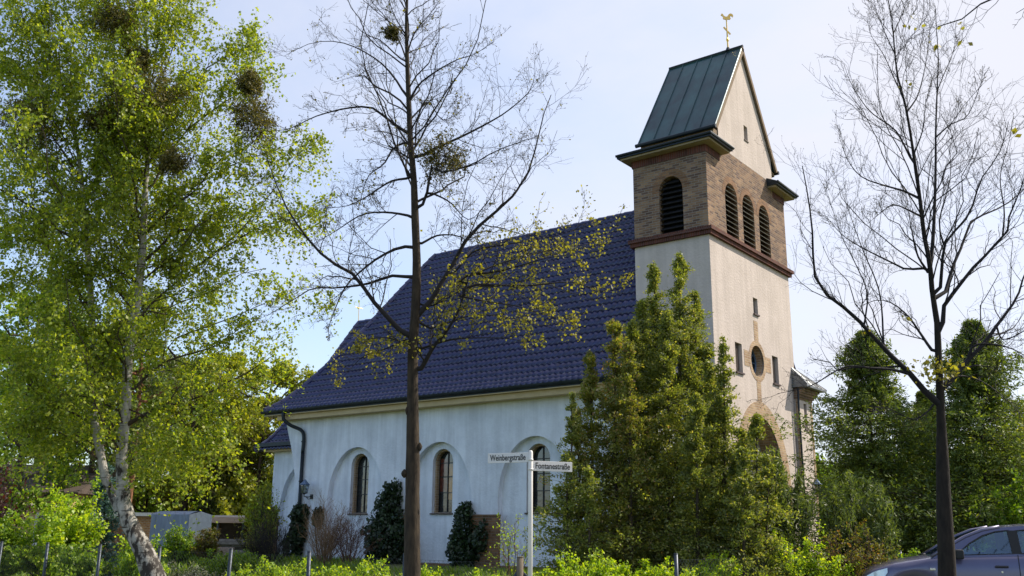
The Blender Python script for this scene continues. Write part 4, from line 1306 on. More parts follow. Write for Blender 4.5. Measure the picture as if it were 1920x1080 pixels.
# --- a third linden stands just right of the view; its branch tips hang into the upper right corner
rng = np.random.default_rng(31)
HD = 7.2
b0 = at(2230, 1000, HD); b0[2] = 0
tl = thing('linden_tree', 'linden whose branch tips with yellow leaves reach in at the upper right corner', 'tree', (b0[0], b0[1], 0))
tw = Wood()
tp = resample([b0 + np.array([0, 0, -.1]), b0 + np.array([.03, 0, 2]), b0 + np.array([0, .05, 4]), b0 + np.array([-.05, 0, 6]), b0 + np.array([0, 0, 8.5])], 20)
tw.add(tp[None], np.linspace(.15, .02, 20)[None], 12); tw.build('trunk', M['bark_lime'], tl)
hd3 = HD
lim = [([(2228, 260), (2120, 60), (2000, -30), (1900, -15), (1850, 0), (1800, 38), (1758, 50)], .035, 0.0),
       ([(2228, 120), (2100, -40), (1980, -20), (1930, 10), (1905, 25)], .02, .1),
       ([(2230, 500), (2120, 360), (2000, 260), (1950, 225), (1918, 218)], .022, .1),
       ([(2232, 300), (2350, 100), (2500, -100)], .03, .2), ([(2230, 100), (2330, -200), (2420, -400)], .025, -.2)]
bw = Wood(); P, R = traced(lim, hd3, rng, 14, skel=[resample(tp, 100)]); bw.add(P, R, 6)
S1, Q1 = spawn(P, R, 9, rng, .3, 1, lenf=.22, ang=(30, 60), up=.15, K=6, rr=.4, min_r=.0025); bw.add(S1, Q1, 4)
S2, Q2 = spawn(S1, Q1, 4, rng, .2, 1, lenf=.5, ang=(30, 60), up=.15, K=5, rr=.6, min_r=.0018); bw.add(S2, Q2, 3)
bw.build('branches', M['twig'], tl)
C = np.vstack([S2[::3, -1], S1[:, -1]]); C = C[rng.random(len(C)) < .55]; C = np.repeat(C, 2, 0) + rng.normal(0, .02, (len(C) * 2, 3))
leaf_obj('foliage', C, rng, .05, M['leaf_lime'], tl, aspect=.8)

# --- birch on the left
rng = np.random.default_rng(42)
HD = 16.6
foot = at(292, 1120, HD)
birch = thing('birch_tree', 'large two stemmed birch with white bark leaning left, hung with mistletoe', 'tree', (foot[0], foot[1], gz(foot[0], foot[1])))
tw = Wood()
mp = [(312, 1150)] + c4((705, 1080), (660, 960), (600, 850), (570, 750), (565, 650), (560, 550), (565, 450), (580, 300), (585, 150), (595, 30)) + c6((435, 930), (450, 800), (455, 700), (462, 580), (470, 450), (475, 330), (470, 200), (460, 80), (455, -40), (450, -180))
m1P, m1R = trunk_tube(tw, mp, HD, [.22, .185, .158, .125, .102, .088, .084, .088, .082, .076, .068, .058, .050, .042, .036, .031, .026, .021, .016, .010, .005], 46, 16, rng=rng)
lp2 = c4((545, 780), (515, 700), (490, 650), (470, 560), (455, 480), (430, 330), (430, 150), (430, 20)) + c6((285, 900), (275, 780), (250, 500), (220, 350), (190, 250), (170, 120), (150, 0), (130, -120))
m2P, m2R = trunk_tube(tw, lp2, HD + .12, [.070, .072, .070, .066, .060, .060, .054, .048, .042, .036, .031, .027, .022, .017, .010, .005], 40, 14, rng=rng)
tw.build('trunk', M['birch_bark'], birch)
bl = [
    (c4((590, 390), (640, 350), (760, 300), (850, 275), (960, 240), (1040, 190), (1130, 150), (1250, 70)), .045, -.15),
    (c4((600, 230), (700, 140), (770, 90), (900, 50), (1020, 10), (1100, -60)), .038, .25),
    (c6((460, 740), (540, 660), (620, 600), (690, 510), (760, 480)), .034, -.3),
    (c6((475, 600), (540, 480), (600, 400), (640, 300), (650, 220), (690, 170)), .032, .2),
    (c6((595, 410), (700, 330), (780, 280), (830, 220)), .022, -.3),
    (c6((440, 1010), (480, 960), (600, 860), (700, 790), (760, 690)), .032, .3),
    (c6((432, 1000), (380, 930), (330, 880), (260, 840), (190, 820)), .030, -.35),
    (c6((455, 720), (400, 600), (380, 520), (350, 420)), .026, .4),
    (c6((250, 560), (200, 480), (130, 380), (60, 260), (20, 200)), .028, -.2),
    (c6((240, 640), (210, 620), (100, 590), (40, 480), (-20, 420)), .024, .3),
    (c4((425, 380), (300, 310), (200, 270), (100, 150), (20, 50)), .032, -.3),
    (c6((280, 960), (180, 940), (80, 890), (-20, 880)), .026, .3),
    (c6((600, 860), (750, 740), (880, 580), (960, 450)), .022, -.1),
    (c6((600, 600), (740, 520), (860, 480), (960, 440)), .020, .2),
    (c6((540, 1080), (720, 1010), (860, 950), (990, 900)), .022, .2),
    (c6((700, 790), (820, 720), (930, 690), (1000, 640)), .018, -.3),
    (c6((475, 400), (420, 300), (380, 200), (350, 100), (330, 0)), .022, .3),
    (c6((472, 300), (530, 200), (560, 100), (600, 0)), .020, -.3),
    (c6((215, 350), (260, 240), (290, 130), (300, 20)), .018, .3),
    (c6((200, 300), (120, 200), (80, 90), (60, -20)), .018, -.3),
    (c4((430, 100), (330, 60), (200, 0), (80, -20)), .024, .4),
    (c6((265, 700), (180, 640), (90, 690), (10, 660)), .02, .5),
    (c4((570, 700), (700, 560), (800, 480), (900, 430)), .016, -.5),
    (c6((455, 880), (560, 800), (650, 680), (720, 620)), .022, .5),
    (c6((650, 220), (740, 160), (790, 90)), .014, .3),
    (c4((560, 560), (680, 520), (800, 520), (900, 560)), .016, .4),
    (c4((565, 480), (440, 420), (300, 430), (180, 480)), .018, .6),
    (c4((470, 560), (360, 470), (220, 400), (60, 400)), .018, -.5),
    (c4((455, 480), (330, 420), (200, 330), (40, 300)), .018, .2),
    (c4((580, 300), (760, 380), (900, 420), (1020, 440)), .018, -.4),
    (c6((262, 760), (150, 720), (60, 760), (-20, 780)), .018, .1),
    (c6((445, 900), (330, 820), (240, 700), (170, 640)), .018, -.6),
]
bw = Wood(); P, R = traced(bl, HD, rng, 14, depth_slope=.5, tip=.15, skel=[resample(m1P, 200), resample(m2P, 160)]); bw.add(P, R, 6)
T0 = np.stack([m1P[16:44], m2P[10:38]]); TR = np.stack([m1R[16:44], m2R[10:38]])
SB, QB = spawn(T0, TR, 21, rng, .05, .98, ang=(35, 65), up=.35, K=10, rr=.4, lens=2.5, min_r=.006); bw.add(SB, QB, 5)
T1 = np.stack([m1P[8:34]]); TR1 = np.stack([m1R[8:34]])
SC, QC = spawn(T1, TR1, 26, rng, .05, .98, ang=(45, 75), up=.15, K=10, rr=.25, lens=2.2, min_r=.006, max_r=.02); bw.add(SC, QC, 5)
SB = np.concatenate([SB, SC]); QB = np.concatenate([QB, QC])
A1, B1 = spawn(P, R, 11, rng, .18, 1, lenf=.36, ang=(30, 60), up=.12, K=8, rr=.5, min_r=.004, wob=.08); bw.add(A1, B1, 4)
A1b, B1b = spawn(SB, QB, 8, rng, .25, 1, lenf=.36, ang=(30, 60), up=.1, K=8, rr=.5, min_r=.004, wob=.08); bw.add(A1b, B1b, 4)
A2, B2 = spawn(np.concatenate([A1, A1b]), np.concatenate([B1, B1b]), 8, rng, .2, 1, ang=(40, 90), up=-.75, K=6, rr=.5, min_r=.002, lens=.78, curl=.25, wob=.06); bw.add(A2, B2, 3)
bw.build('branches', M['bark'], birch)
N2 = len(A2)
Cc = np.vstack([along(A2, 19, rng, .05)[0], along(A1, 14, rng, .3)[0], along(A1b, 14, rng, .3)[0]])
Cc += rng.normal(0, .034, Cc.shape)
leaf_obj('foliage', Cc, rng, .060, M['leaf_birch'], birch, aspect=.72)
for k, (u, v, r, lab) in enumerate([(44, 240, 62, 'dark mistletoe ball at the left edge of the birch crown'), (284, 184, 66, 'largest brown mistletoe cluster in the middle of the birch'),
                                    (193, 222, 28, 'small dark mistletoe ball left of the largest cluster in the birch'), (219, 48, 42, 'yellowish brown mistletoe near the birch top'),
                                    (255, 116, 24, 'small golden mistletoe tuft above the largest cluster in the birch'), (474, 222, 44, 'dark mistletoe ball at the right edge of the birch crown'),
                                    (468, 155, 24, 'small mistletoe tuft above the ball at the right edge of the birch'), (326, 302, 30, 'olive mistletoe below the largest cluster in the birch')]):
    mistletoe(lab, u, v, r, HD - .6, 60 + k, 1.5 if r > 40 else 1.1)
print('street trees done')

# ------------------------------------------------------------------ conifers
def rise(u, v, hd, base):
    """the point above `base` level on the sight line (u, v) at distance hd"""
    return at(u, v, hd)


def thuja(label, base_u, hd, leaders, seed, mat, spread=.9, per_m=34, size=.056, skirt=0.0, name='thuja_tree', aspect=.5):
    """arborvitae: several upright leaders, each with short ascending sprays"""
    g = np.random.default_rng(seed); b = ground_at(base_u, hd)
    t = thing(name, label, 'tree', b)
    w = Wood(); C = []; AX = []
    for (u, v, du, dd, sp) in leaders:
        top = at(u, v, hd + dd); foot_ = ground_at(u + du, hd + dd)
        H = top[2] - foot_[2]
        ax = resample([foot_, foot_ + (top - foot_) * np.array([.4, .4, .35]) , foot_ + (top - foot_) * np.array([.8, .8, .7]), top], 16)
        w.add(ax[None], (np.linspace(.05, .006, 16) * (H / 6 + .3))[None], 7)
        n = int(per_m * H); tt = g.random(n) ** 1.15 * .97 + .02
        x = tt * 15; i = np.clip(x.astype(int), 0, 14); base = ax[i] + (ax[i + 1] - ax[i]) * (x - i)[:, None]
        az = g.uniform(0, 2 * np.pi, n)
        lump = .74 + .5 * np.sin(az * 3 + tt * 17 + u) * np.sin(tt * 27 + u)
        L = sp * ((1 - tt) ** 1.0 * 2.15 + .12) * lump * g.uniform(.4, 1.25, n)
        upk = g.uniform(.15, .9, n)
        Dr = np.stack([np.cos(az), np.sin(az), upk], 1); Dr /= np.linalg.norm(Dr, axis=1, keepdims=True)
        s = np.linspace(0, 1, 5)
        Q = base[:, None] + (Dr[:, None] * s[None, :, None] + np.array([0, 0, -.34]) * (s ** 2)[None, :, None] + np.cumsum(g.normal(0, .05, (n, 5, 3)), 1)) * L[:, None, None]
        w.add(Q, np.full((n, 5), .007) * (1.1 - s)[None], 3)
        m = np.maximum(6, (L * 80)).astype(int)
        mm = int(m.mean())
        c, a = along(Q, int(mm * .75) + 4, g, .2, 1.04)
        S_, _r = spawn(Q, np.full((n, 5), .006), 4, g, .25, 1, lenf=.34, ang=(25, 55), up=-.08, K=4, curl=.1)
        c2_, a2_ = along(S_, max(4, mm // 4), g, .1, 1.05); c = np.vstack([c, c2_]); a = np.vstack([a, a2_])
        c += g.normal(0, .03, c.shape) * (.5 + sp); C.append(c); AX.append(a / (np.linalg.norm(a, axis=1, keepdims=True) + 1e-9) + np.array([0, 0, .5]))
    w.build('trunk', M['bark'], t)
    leaf_obj('foliage', np.vstack(C), g, size, mat, t, aspect=aspect, axis=np.vstack(AX), axis_mix=.6)
    return t


def spruce(label, base_u, hd, top_v, seed, mat, spread=2.2, rows=26, per=11, size=.13, lean=0, top_u=None, name='spruce_tree', dens=30, gap=0.0):
    g = np.random.default_rng(seed); b = ground_at(base_u, hd)
    t = thing(name, label, 'tree', b)
    top = at(top_u or base_u, top_v, hd); H = top[2] - b[2]
    w = Wood(); ax = resample([b, b + (top - b) * .5, top], 14); w.add(ax[None], np.linspace(.035 * H / 2.5, .01, 14)[None], 8)
    Qs = []
    for k in range(rows):
        tt = .05 + .94 * (k + g.uniform(-.3, .3)) / rows; tt = min(max(tt, .03), .99)
        n = per
        az = g.uniform(0, 2 * np.pi) + np.arange(n) * 2 * np.pi / n + g.normal(0, .25, n)
        L = spread * (1 - tt) ** 1.05 * g.uniform(.5, 1.2, n) * (.8 + .3 * math.sin(tt * 23 + seed)) + .12
        base = b + (top - b) * tt
        Dr = np.stack([np.cos(az), np.sin(az), np.full(n, .12 + .35 * tt)], 1)
        s = np.linspace(0, 1, 6)
        Q = base + (Dr[:, None] * s[None, :, None] + np.array([0, 0, -.42]) * (s ** 1.6)[None, :, None] + np.array([0, 0, .18]) * (s ** 4)[None, :, None] + np.cumsum(g.normal(0, .025, (n, 6, 3)), 1)) * L[:, None, None]
        Qs.append(Q)
    Q = np.concatenate(Qs); w.add(Q, np.full((len(Q), 6), .014) * (1.1 - np.linspace(0, 1, 6))[None], 3)
    w.build('trunk', M['bark'], t)
    S, _ = spawn(Q, np.full((len(Q), 6), .01), 9, g, .12, 1, lenf=.30, ang=(40, 75), up=-.12, K=4, curl=.1)
    c1, a1 = along(S, dens // 5, g, .05, 1.05); c2, a2 = along(Q, dens // 2, g, .2, 1.03)
    c = np.vstack([c1, c2]); a = np.vstack([a1, a2]); c += g.normal(0, .05, c.shape)
    leaf_obj('foliage', c, g, size, mat, t, aspect=.36, axis=a, axis_mix=.7)
    return t


def shrub(label, u, hd, width, height, seed, mat, n=26, per=40, size=.06, twig='twig', name='shrub', cat='shrub', up=.9, group=None, levels=2, leaf_t0=.3, aspect=.65, depth=None, base=None):
    """many stems rising from one foot, leaves towards the tips"""
    g = np.random.default_rng(seed); b = ground_at(u, hd) if base is None else np.array(base, float)
    t = thing(name, label, cat, b, group)
    az = g.uniform(0, 2 * np.pi, n); r = np.sqrt(g.random(n)); dp = depth or width
    tip = np.stack([np.cos(az) * r, np.sin(az) * r], 1)
    tipw = tip[:, :1] * RH[None, :] * width / 2 + tip[:, 1:] * FH[None, :] * dp / 2
    hz = height * (1 - .55 * r ** 2) * g.uniform(.72, 1.05, n)
    s = np.linspace(0, 1, 7)
    root = tipw * .18
    P = b + root[:, None] + (tipw - root)[:, None] * (s ** 1.3)[None, :, None] + np.array([0, 0, 1.0]) * hz[:, None, None] * (s ** up)[None, :, None] + np.cumsum(g.normal(0, .02, (n, 7, 3)), 1) * height
    w = Wood(); w.add(P, np.full((n, 7), .011 * (height / 1.5) ** .5) * (1.1 - s * .8)[None], 4)
    S1, R1 = spawn(P, np.full((n, 7), .008), 8, g, .2, 1, lenf=.34, ang=(25, 60), up=.2, K=5, min_r=.003); w.add(S1, R1, 3)
    last = S1
    if levels > 1:
        S2, R2 = spawn(S1, R1, 4, g, .2, 1, lenf=.5, ang=(30, 60), up=.12, K=4, min_r=.0022); w.add(S2, R2, 3); last = S2
    w.build('stems', M[twig], t)
    if per:
        k = max(1, int(3.2 * per * n / max(1, len(last))))
        C = np.vstack([along(last, k, g, leaf_t0)[0], along(S1, max(1, k), g, .4)[0]]); C += g.normal(0, size * .5, C.shape)
        leaf_obj('foliage', C, g, size, mat, t, aspect=aspect, flat=(.25, .3, .55))
    return t


thuja('tall olive thuja with two spires against the tower shaft', 1245, 20.0, [(1274, 476, -8, 0, .95), (1226, 492, 4, .3, .85), (1205, 560, -8, -.3, .8), (1304, 545, -16, .4, .8), (1250, 585, 0, -.7, .95), (1325, 640, -20, .2, .8), (1185, 600, 6, -.5, .85)], 1, M['leaf_thuja'], per_m=46)
thuja('thuja with browned reddish tips in front of the nave eaves', 1135, 19.0, [(1152, 592, 0, 0, .8), (1106, 655, 10, .2, .75), (1180, 640, 0, -.4, .7), (1082, 770, 14, -.3, .62)], 2, M['leaf_thuja_brown'], per_m=40)
thuja('green thuja leaning its spire across the sunlit tower front', 1355, 18.6, [(1356, 632, -6, 0, .62), (1332, 680, -4, .3, .85), (1388, 800, -16, -.3, .62), (1304, 740, 0, -.5, .8)], 3, M['leaf_thuja'], per_m=40)
thuja('low pale green thuja left of the church portal', 1415, 18.0, [(1418, 772, -14, 0, .62), (1440, 850, -18, -.3, .55), (1395, 840, -10, -.6, .66)], 4, M['leaf_thuja'], per_m=40)
thuja('sparse thuja left of the others touching the street sign', 1060, 18.2, [(1072, 735, -4, .2, .42), (1062, 850, 4, -.2, .66), (1104, 880, 0, -.6, .7)], 5, M['leaf_thuja'], per_m=30)
spruce('dark spruce right of the stair annex with its top in front of the sky', 1640, 27.0, 612, 7, M['leaf_spruce'], spread=5.0, rows=40, per=13, size=.10, top_u=1622, dens=56)
spruce('broad dark spruce behind the right hand linden trunk', 1850, 26.0, 596, 8, M['leaf_spruce'], spread=5.4, rows=40, per=14, size=.10, top_u=1822, dens=58)
spruce('dark spruce at the back between the two taller spruces', 1735, 29.0, 730, 9, M['leaf_spruce'], spread=3.2, rows=26, per=12, size=.14, dens=42)


def dwarf_pine(label, u, hd, tips, seed, size=.11, mat='leaf_pine', spread=.30):
    """mountain pine: upward curving shoots, each a bottle brush of needles"""
    g = np.random.default_rng(seed); b = ground_at(u, hd); t = thing('dwarf_pine', label, 'pine', b)
    w = Wood(); C = []; AX = []
    for (uu, vv) in tips:
        for j in range(3):
            dd = g.uniform(-.7, .7); tip = at(uu + g.normal(0, 12), vv + abs(g.normal(0, 26)) * (j > 0), hd + dd)
            f = b + g.normal(0, .15, 3) * np.array([1, 1, 0]); mid = (f + tip) / 2 + np.array([0, 0, -.12]) + (tip - f) * np.array([.22, .22, 0])
            P = resample([f, mid, tip], 14); w.add(P[None], np.linspace(.03, .008, 14)[None], 5)
            S, R = spawn(P[None], np.full((1, 14), .012), 8, g, .3, .97, lens=.55, ang=(30, 60), up=.5, K=6, min_r=.005); w.add(S, R, 4)
            for q in (P[None, 5:], S):
                c, a = along(q, 130 if len(q) == 1 else 44, g, .1, 1.04); C.append(c + g.normal(0, .045, c.shape)); AX.append(a / (np.linalg.norm(a, axis=1, keepdims=True) + 1e-9))
    w.build('stems', M['bark'], t)
    leaf_obj('foliage', np.vstack(C), g, size, M[mat], t, aspect=.22, axis=np.vstack(AX), axis_mix=.5)
    return t


dwarf_pine('dark dwarf pine with upturned shoots in front of the portal', 1440, 19.0, [(1404, 880), (1436, 842), (1462, 866), (1482, 880), (1500, 912), (1420, 930), (1470, 940), (1390, 950)], 3)
dwarf_pine('grey green dwarf pine right of the annex with upturned shoots', 1610, 19.0, [(1560, 905), (1590, 898), (1620, 905), (1648, 912), (1660, 960), (1600, 960), (1640, 985), (1575, 950)], 4)

# ------------------------------------------------------------------ shrubs and climbers near the church
shrub('bright green rose shrub behind the right fence wire', 1495, 17.6, 1.7, 1.35, 12, M['leaf_hedge'], n=26, per=60, size=.05)
shrub('rusty brown and green shrub beside the parked car bonnet', 1590, 17.8, 1.7, 1.5, 13, M['leaf_rust'], n=34, per=44, size=.045, twig='twig_red')
shrub('bright sunlit bush at the far right edge behind the car', 1940, 24.0, 2.8, 2.7, 14, M['leaf_mid'], n=36, per=90, size=.09)
shrub('low dark green shrub behind the car bonnet', 1690, 20.5, 1.6, 1.0, 16, M['leaf_mid'], n=22, per=50, size=.06)
shrub('tan leafless shrub on the white wall under the lantern', 612, 29.5, 2.1, 2.0, 15, None, n=60, per=0, twig='twig_tan')
shrub('small leafless shrub with red buds right of the tan one', 655, 29.2, 1.4, 1.75, 17, M['leaf_red'], n=30, per=6, size=.03, twig='twig_red')
shrub('dark leafless shrub against the choir pedestal', 512, 29.0, 1.6, 1.5, 18, None, n=38, per=0, twig='twig')
shrub('slender sapling with a few green leaves left of the signpost', 962, 21.0, 1.2, 1.95, 19, M['leaf_hedge'], n=10, per=14, size=.055, twig='twig_red', name='sapling')
shrub('yellow green young shrub on the choir corner', 505, 31.0, 1.3, 2.6, 20, M['leaf_mid'], n=12, per=14, size=.06)


def ivy(label, spots, seed, y=YN, size=.10, bump=.4, n=1900):
    """evergreen climber heaped against the wall; spots are (x, z, rx, rz) on the wall"""
    g = np.random.default_rng(seed); b = np.array([spots[0][0], y - .1, gz(spots[0][0], y)])
    t = thing('ivy', label, 'ivy', b); C = []; w = Wood()
    for (x, z, rx, rz, k) in spots:
        m = int(n * k); d = g.normal(size=(m, 3)); d /= np.linalg.norm(d, axis=1, keepdims=True)
        r = g.uniform(.6, 1.05, m)[:, None]
        p = d * r * np.array([rx, bump, rz]) * (1 + .18 * np.sin(d[:, :1] * 9 + x) * np.sin(d[:, 2:] * 8))
        p[:, 1] = -np.abs(p[:, 1]); C.append(p + np.array([x, y - .03, z]))
        s = resample([(x, y - .05, gz(x, y)), (x + g.normal(0, .1), y - .06, z), (x + g.normal(0, .1), y - .06, z + rz * .8)], 8); w.add(s[None], np.linspace(.03, .01, 8)[None], 5)
    w.build('stems', M['bark'], t)
    leaf_obj('leaves', np.vstack(C), g, size, M['leaf_ivy'], t, aspect=.85, flat=(0, -.7, .25))
    return t


ivy('dark ivy climbing the downpipe below the lantern', [(-14.98, 2.05, .36, .36, .7), (-15.0, 1.5, .36, .8, .9), (-15.25, .9, .45, .6, .6), (-14.0, 1.95, .16, .35, .25)], 1)
ivy('large rounded dark ivy bush between the left and middle windows', [(-10.55, 1.3, .95, .95, 2.2), (-10.5, 2.25, .42, .62, .6), (-10.3, 2.75, .16, .38, .25)], 2, bump=.75)
ivy('tapering dark ivy bush on the brick pedestal left of the sign', [(-7.35, 1.0, .62, .6, 1.2), (-7.35, 1.6, .36, .7, .6), (-7.3, 2.1, .14, .34, .2), (-6.65, 1.35, .22, .5, .25)], 3, bump=.55)

# ------------------------------------------------------------------ chain link fence
def fence(name, label, posts, top, mesh_h, brace_at=None, brace_dirs=(), wood_last=False, seed=1):
    g = np.random.default_rng(seed)
    t = thing(name, label, 'fence', posts[0])
    for k, p in enumerate(posts):
        m = MB(); p = np.array(p); z0 = gz(p[0], p[1])
        ln = g.normal(0, .012, 2)
        a = np.array([p[0], p[1], z0 - .1]); b_ = np.array([p[0] + ln[0], p[1] + ln[1], top + g.normal(0, .012)])
        special = brace_at == k
        m.tube([a, b_], .045 if special else .032, 10)
        m.tube([b_, b_ + np.array([0, 0, .012])], [.05, .04] if special else [.036, .03], 10)
        m.build('post', M['wood_post'] if special else M['galv'], t, True)
    if brace_at is not None:
        p = np.array(posts[brace_at]); z0 = gz(p[0], p[1])
        for d in brace_dirs:
            d = np.array([d[0], d[1], 0.0]); m = MB(); m.tube([np.array([p[0], p[1], top - .16]), np.array([p[0], p[1], z0]) + d * 1.1], .026, 8); m.build('brace', M['galv'], t, True)
    # diamond mesh and three straining wires
    w = Wood(); Pm = []
    for a, b_ in zip(posts[:-1], posts[1:]):
        a = np.array(a, float); b_ = np.array(b_, float); L = np.linalg.norm((b_ - a)[:2]); d = (b_ - a) / L; d[2] = 0
        z0a = gz(a[0], a[1]) + .03; zt = top - .07; H = zt - z0a; n = int(L / .085)
        for k in range(-int(H / .085), n + 1):
            for sgn in (1, -1):
                x0 = k * .085 if sgn > 0 else k * .085 + H
                lo, hi = 0.0, 1.0
                xs = x0; xe = x0 + sgn * H
                # clip to the bay
                ts = [0.0, 1.0]
                if xs < 0: ts[0] = max(ts[0], (0 - xs) / (xe - xs))
                if xs > L: ts[0] = max(ts[0], (L - xs) / (xe - xs))
                if xe < 0: ts[1] = min(ts[1], (0 - xs) / (xe - xs))
                if xe > L: ts[1] = min(ts[1], (L - xs) / (xe - xs))
                if ts[1] - ts[0] < .02: continue
                q = [a[:3] * np.array([1, 1, 0]) + d * (xs + (xe - xs) * tt) + np.array([0, 0, z0a + H * tt]) for tt in (ts[0], sum(ts) / 2, ts[1])]
                Pm.append(q)
        for z in (zt, (zt + z0a) / 2, z0a):
            Pm.append([a * np.array([1, 1, 0]) + np.array([0, 0, z]), (a + b_) / 2 * np.array([1, 1, 0]) + np.array([0, 0, z - .008]), b_ * np.array([1, 1, 0]) + np.array([0, 0, z])])
    Pm = np.array(Pm); w.add(Pm, np.full((len(Pm), 3), .0015), 3)
    w.build('wire_mesh', M['galv'], t)
    return t


crn = at(975, 1037, 13.2); lf = at(90, 1015, 21.0)
dirn = (lf - crn); dirn[2] = 0; Lf = np.linalg.norm(dirn); dirn /= Lf
posts = [tuple(crn + dirn * Lf * k / 6 * np.array([1, 1, 0])) for k in range(-0, 8)]
posts = [(p[0], p[1], 0) for p in posts]
fence('wire_fence', 'grey chain link fence on steel posts in front of the white nave', posts, 1.235, 1.2, 0, (dirn, -FH * .2 + RH * .98), seed=3)
r1 = at(1268, 1037, 15.6); r2 = at(1512, 1035, 18.6); r3 = r2 + (r2 - r1); r4 = r3 + (r2 - r1)
fence('wire_fence', 'grey chain link fence turning right towards the parked car', [(p[0], p[1], 0) for p in (crn + (r1 - crn) * .01, r1, r2, r3, r4)][1:] , 1.225, 1.2, seed=4)
w_ = Wood(); a_, b_ = np.array([crn[0], crn[1], 1.16]), np.array([r1[0], r1[1], 1.155])

# ------------------------------------------------------------------ street name sign
HD = 12.6
sp = at(994, 1078, HD); sg = thing('street_sign', 'white street name post with two crossing name plates', 'street sign', (sp[0], sp[1], 0))
ztop = at(994, 846, HD)[2]
m = MB(); m.tube([(sp[0], sp[1], -.1), (sp[0], sp[1], ztop - .01), (sp[0], sp[1], ztop + .01)], [.030, .030, .018], 14); m.build('post', M['sign_post'], sg, True)
for z in (at(994, 862, HD)[2], at(994, 880, HD)[2]):
    m = MB(); m.tube([(sp[0], sp[1], z - .012), (sp[0], sp[1], z + .012)], .036, 14); m.build('clamp', M['sign_post'], sg, True)


def name_plate(text, zc, kdir, length, text_u):
    """kdir: plate direction away from the post"""
    d = np.array(kdir, float); d /= np.linalg.norm(d)
    back = np.array([-d[1], d[0], 0.0])
    if back @ FH < 0: back = -back
    c = np.array([sp[0], sp[1], zc]) + d * (length / 2 + .030)
    rdir = d if d @ RH > 0 else -d
    m = MB(); m.obox(c, rdir, back, (0, 0, 1), length, .012, .128)
    o = m.build('name_plate', M['sign_white'], sg, bevel=.003)
    cu = bpy.data.curves.new('lettering', 'FONT'); cu.body = text; cu.size = .112; cu.align_x = 'CENTER'; cu.align_y = 'CENTER'
    cu.extrude = .001; cu.offset = .0016; cu.space_character = 1.02
    tmp = bpy.data.objects.new('lettering_source', cu); COL.objects.link(tmp)
    dg = bpy.context.evaluated_depsgraph_get(); me = bpy.data.meshes.new_from_object(tmp.evaluated_get(dg))
    bpy.data.objects.remove(tmp); bpy.data.curves.remove(cu)
    xs = [v.co.x for v in me.vertices]; wtxt = max(xs) - min(xs); sx = (length - .075) / wtxt
    cc = c - back * .0085 - ORG[sg.name]
    for v in me.vertices:
        q = cc + rdir * (v.co.x * sx) + np.array([0, 0, 1.0]) * v.co.y * .98 - back * v.co.z
        v.co = Vector(q)
    me.materials.append(M['sign_black'])
    to = link_mesh('lettering', me, o)
    # framing line pressed into the plate edge
    return o


zc1 = at(955, 857, HD)[2]; zc2 = at(1035, 873.5, HD)[2]
name_plate('Weinbergstraße', zc1, -RH + FH * .50, .60, 0)
name_plate('Fontanestraße', zc2, RH + FH * .42, .575, 0)

# ------------------------------------------------------------------ parked car
CARD = 17.5
cs = at(1612, 1045, CARD); cs[2] = gz(cs[0], cs[1]) + .05
car = thing('parked_car', 'dark violet grey hatchback parked at the right behind the bare linden', 'car', cs)
AXL = RH * math.cos(rad(18)) - FH * math.sin(rad(18)); AXW = FH * math.cos(rad(18)) + RH * math.sin(rad(18))     # length (front to rear), width (near side to far side)


def cp(s, w, z): return tuple(cs + AXL * s + AXW * w + np.array([0, 0, z]))


paint = noise_mat('violet_grey_car_paint', (0.095, 0.09, 0.16), (0.11, 0.104, 0.18), 2, 0.30, metallic=0.4)
paint.node_tree.nodes['Principled BSDF'].inputs['Coat Weight'].default_value = 0.8
paint.node_tree.nodes['Principled BSDF'].inputs['Coat Roughness'].default_value = 0.04
rubber = plain('black_rubber_trim', (0.012, 0.012, 0.014), 0.7)
chrome = plain('bright_metal_trim', (0.75, 0.76, 0.78), 0.2, 0.9)
cglass = pane_mat('tinted_car_glass', (0.62, 0.80, 0.82), 0.84)
CWD = 1.70; CL = 4.02
WR = .31; wx = (.80, 3.38)


def car_half_width(s):
    return CWD / 2 * (1 - .16 * max(0, (.55 - s) / .55) ** 2.2 - .08 * max(0, (s - 3.5) / .55) ** 2)


def shoulder(s):   # height of the bonnet edge / belt line
    return float(np.interp(s, [0.0, .06, .2, .5, 1.05, 1.25, 2.2, 3.3, 3.9, 4.02], [.62, .70, .78, .87, .965, .985, 1.02, 1.06, 1.07, 1.0]))


def sill(s):
    return float(np.interp(s, [0, .1, .5, 3.5, 3.9, 4.02], [.30, .24, .22, .22, .26, .34]))


# body shell: lofted cross sections, wheel arches cut from the lower edge
mb = MB(); stations = sorted(set([0, .03, .08, .15, .25, .36] + list(np.linspace(.44, 1.2, 20)) + list(np.linspace(1.2, 3.0, 12)) + list(np.linspace(3.0, 3.78, 20)) + [3.85, 3.93, 3.99, 4.02]))


def low(s):
    z = sill(s)
    for c in wx:
        r = WR + .065
        if abs(s - c) < r: z = max(z, .30 + math.sqrt(r * r - (s - c) ** 2))
    return z


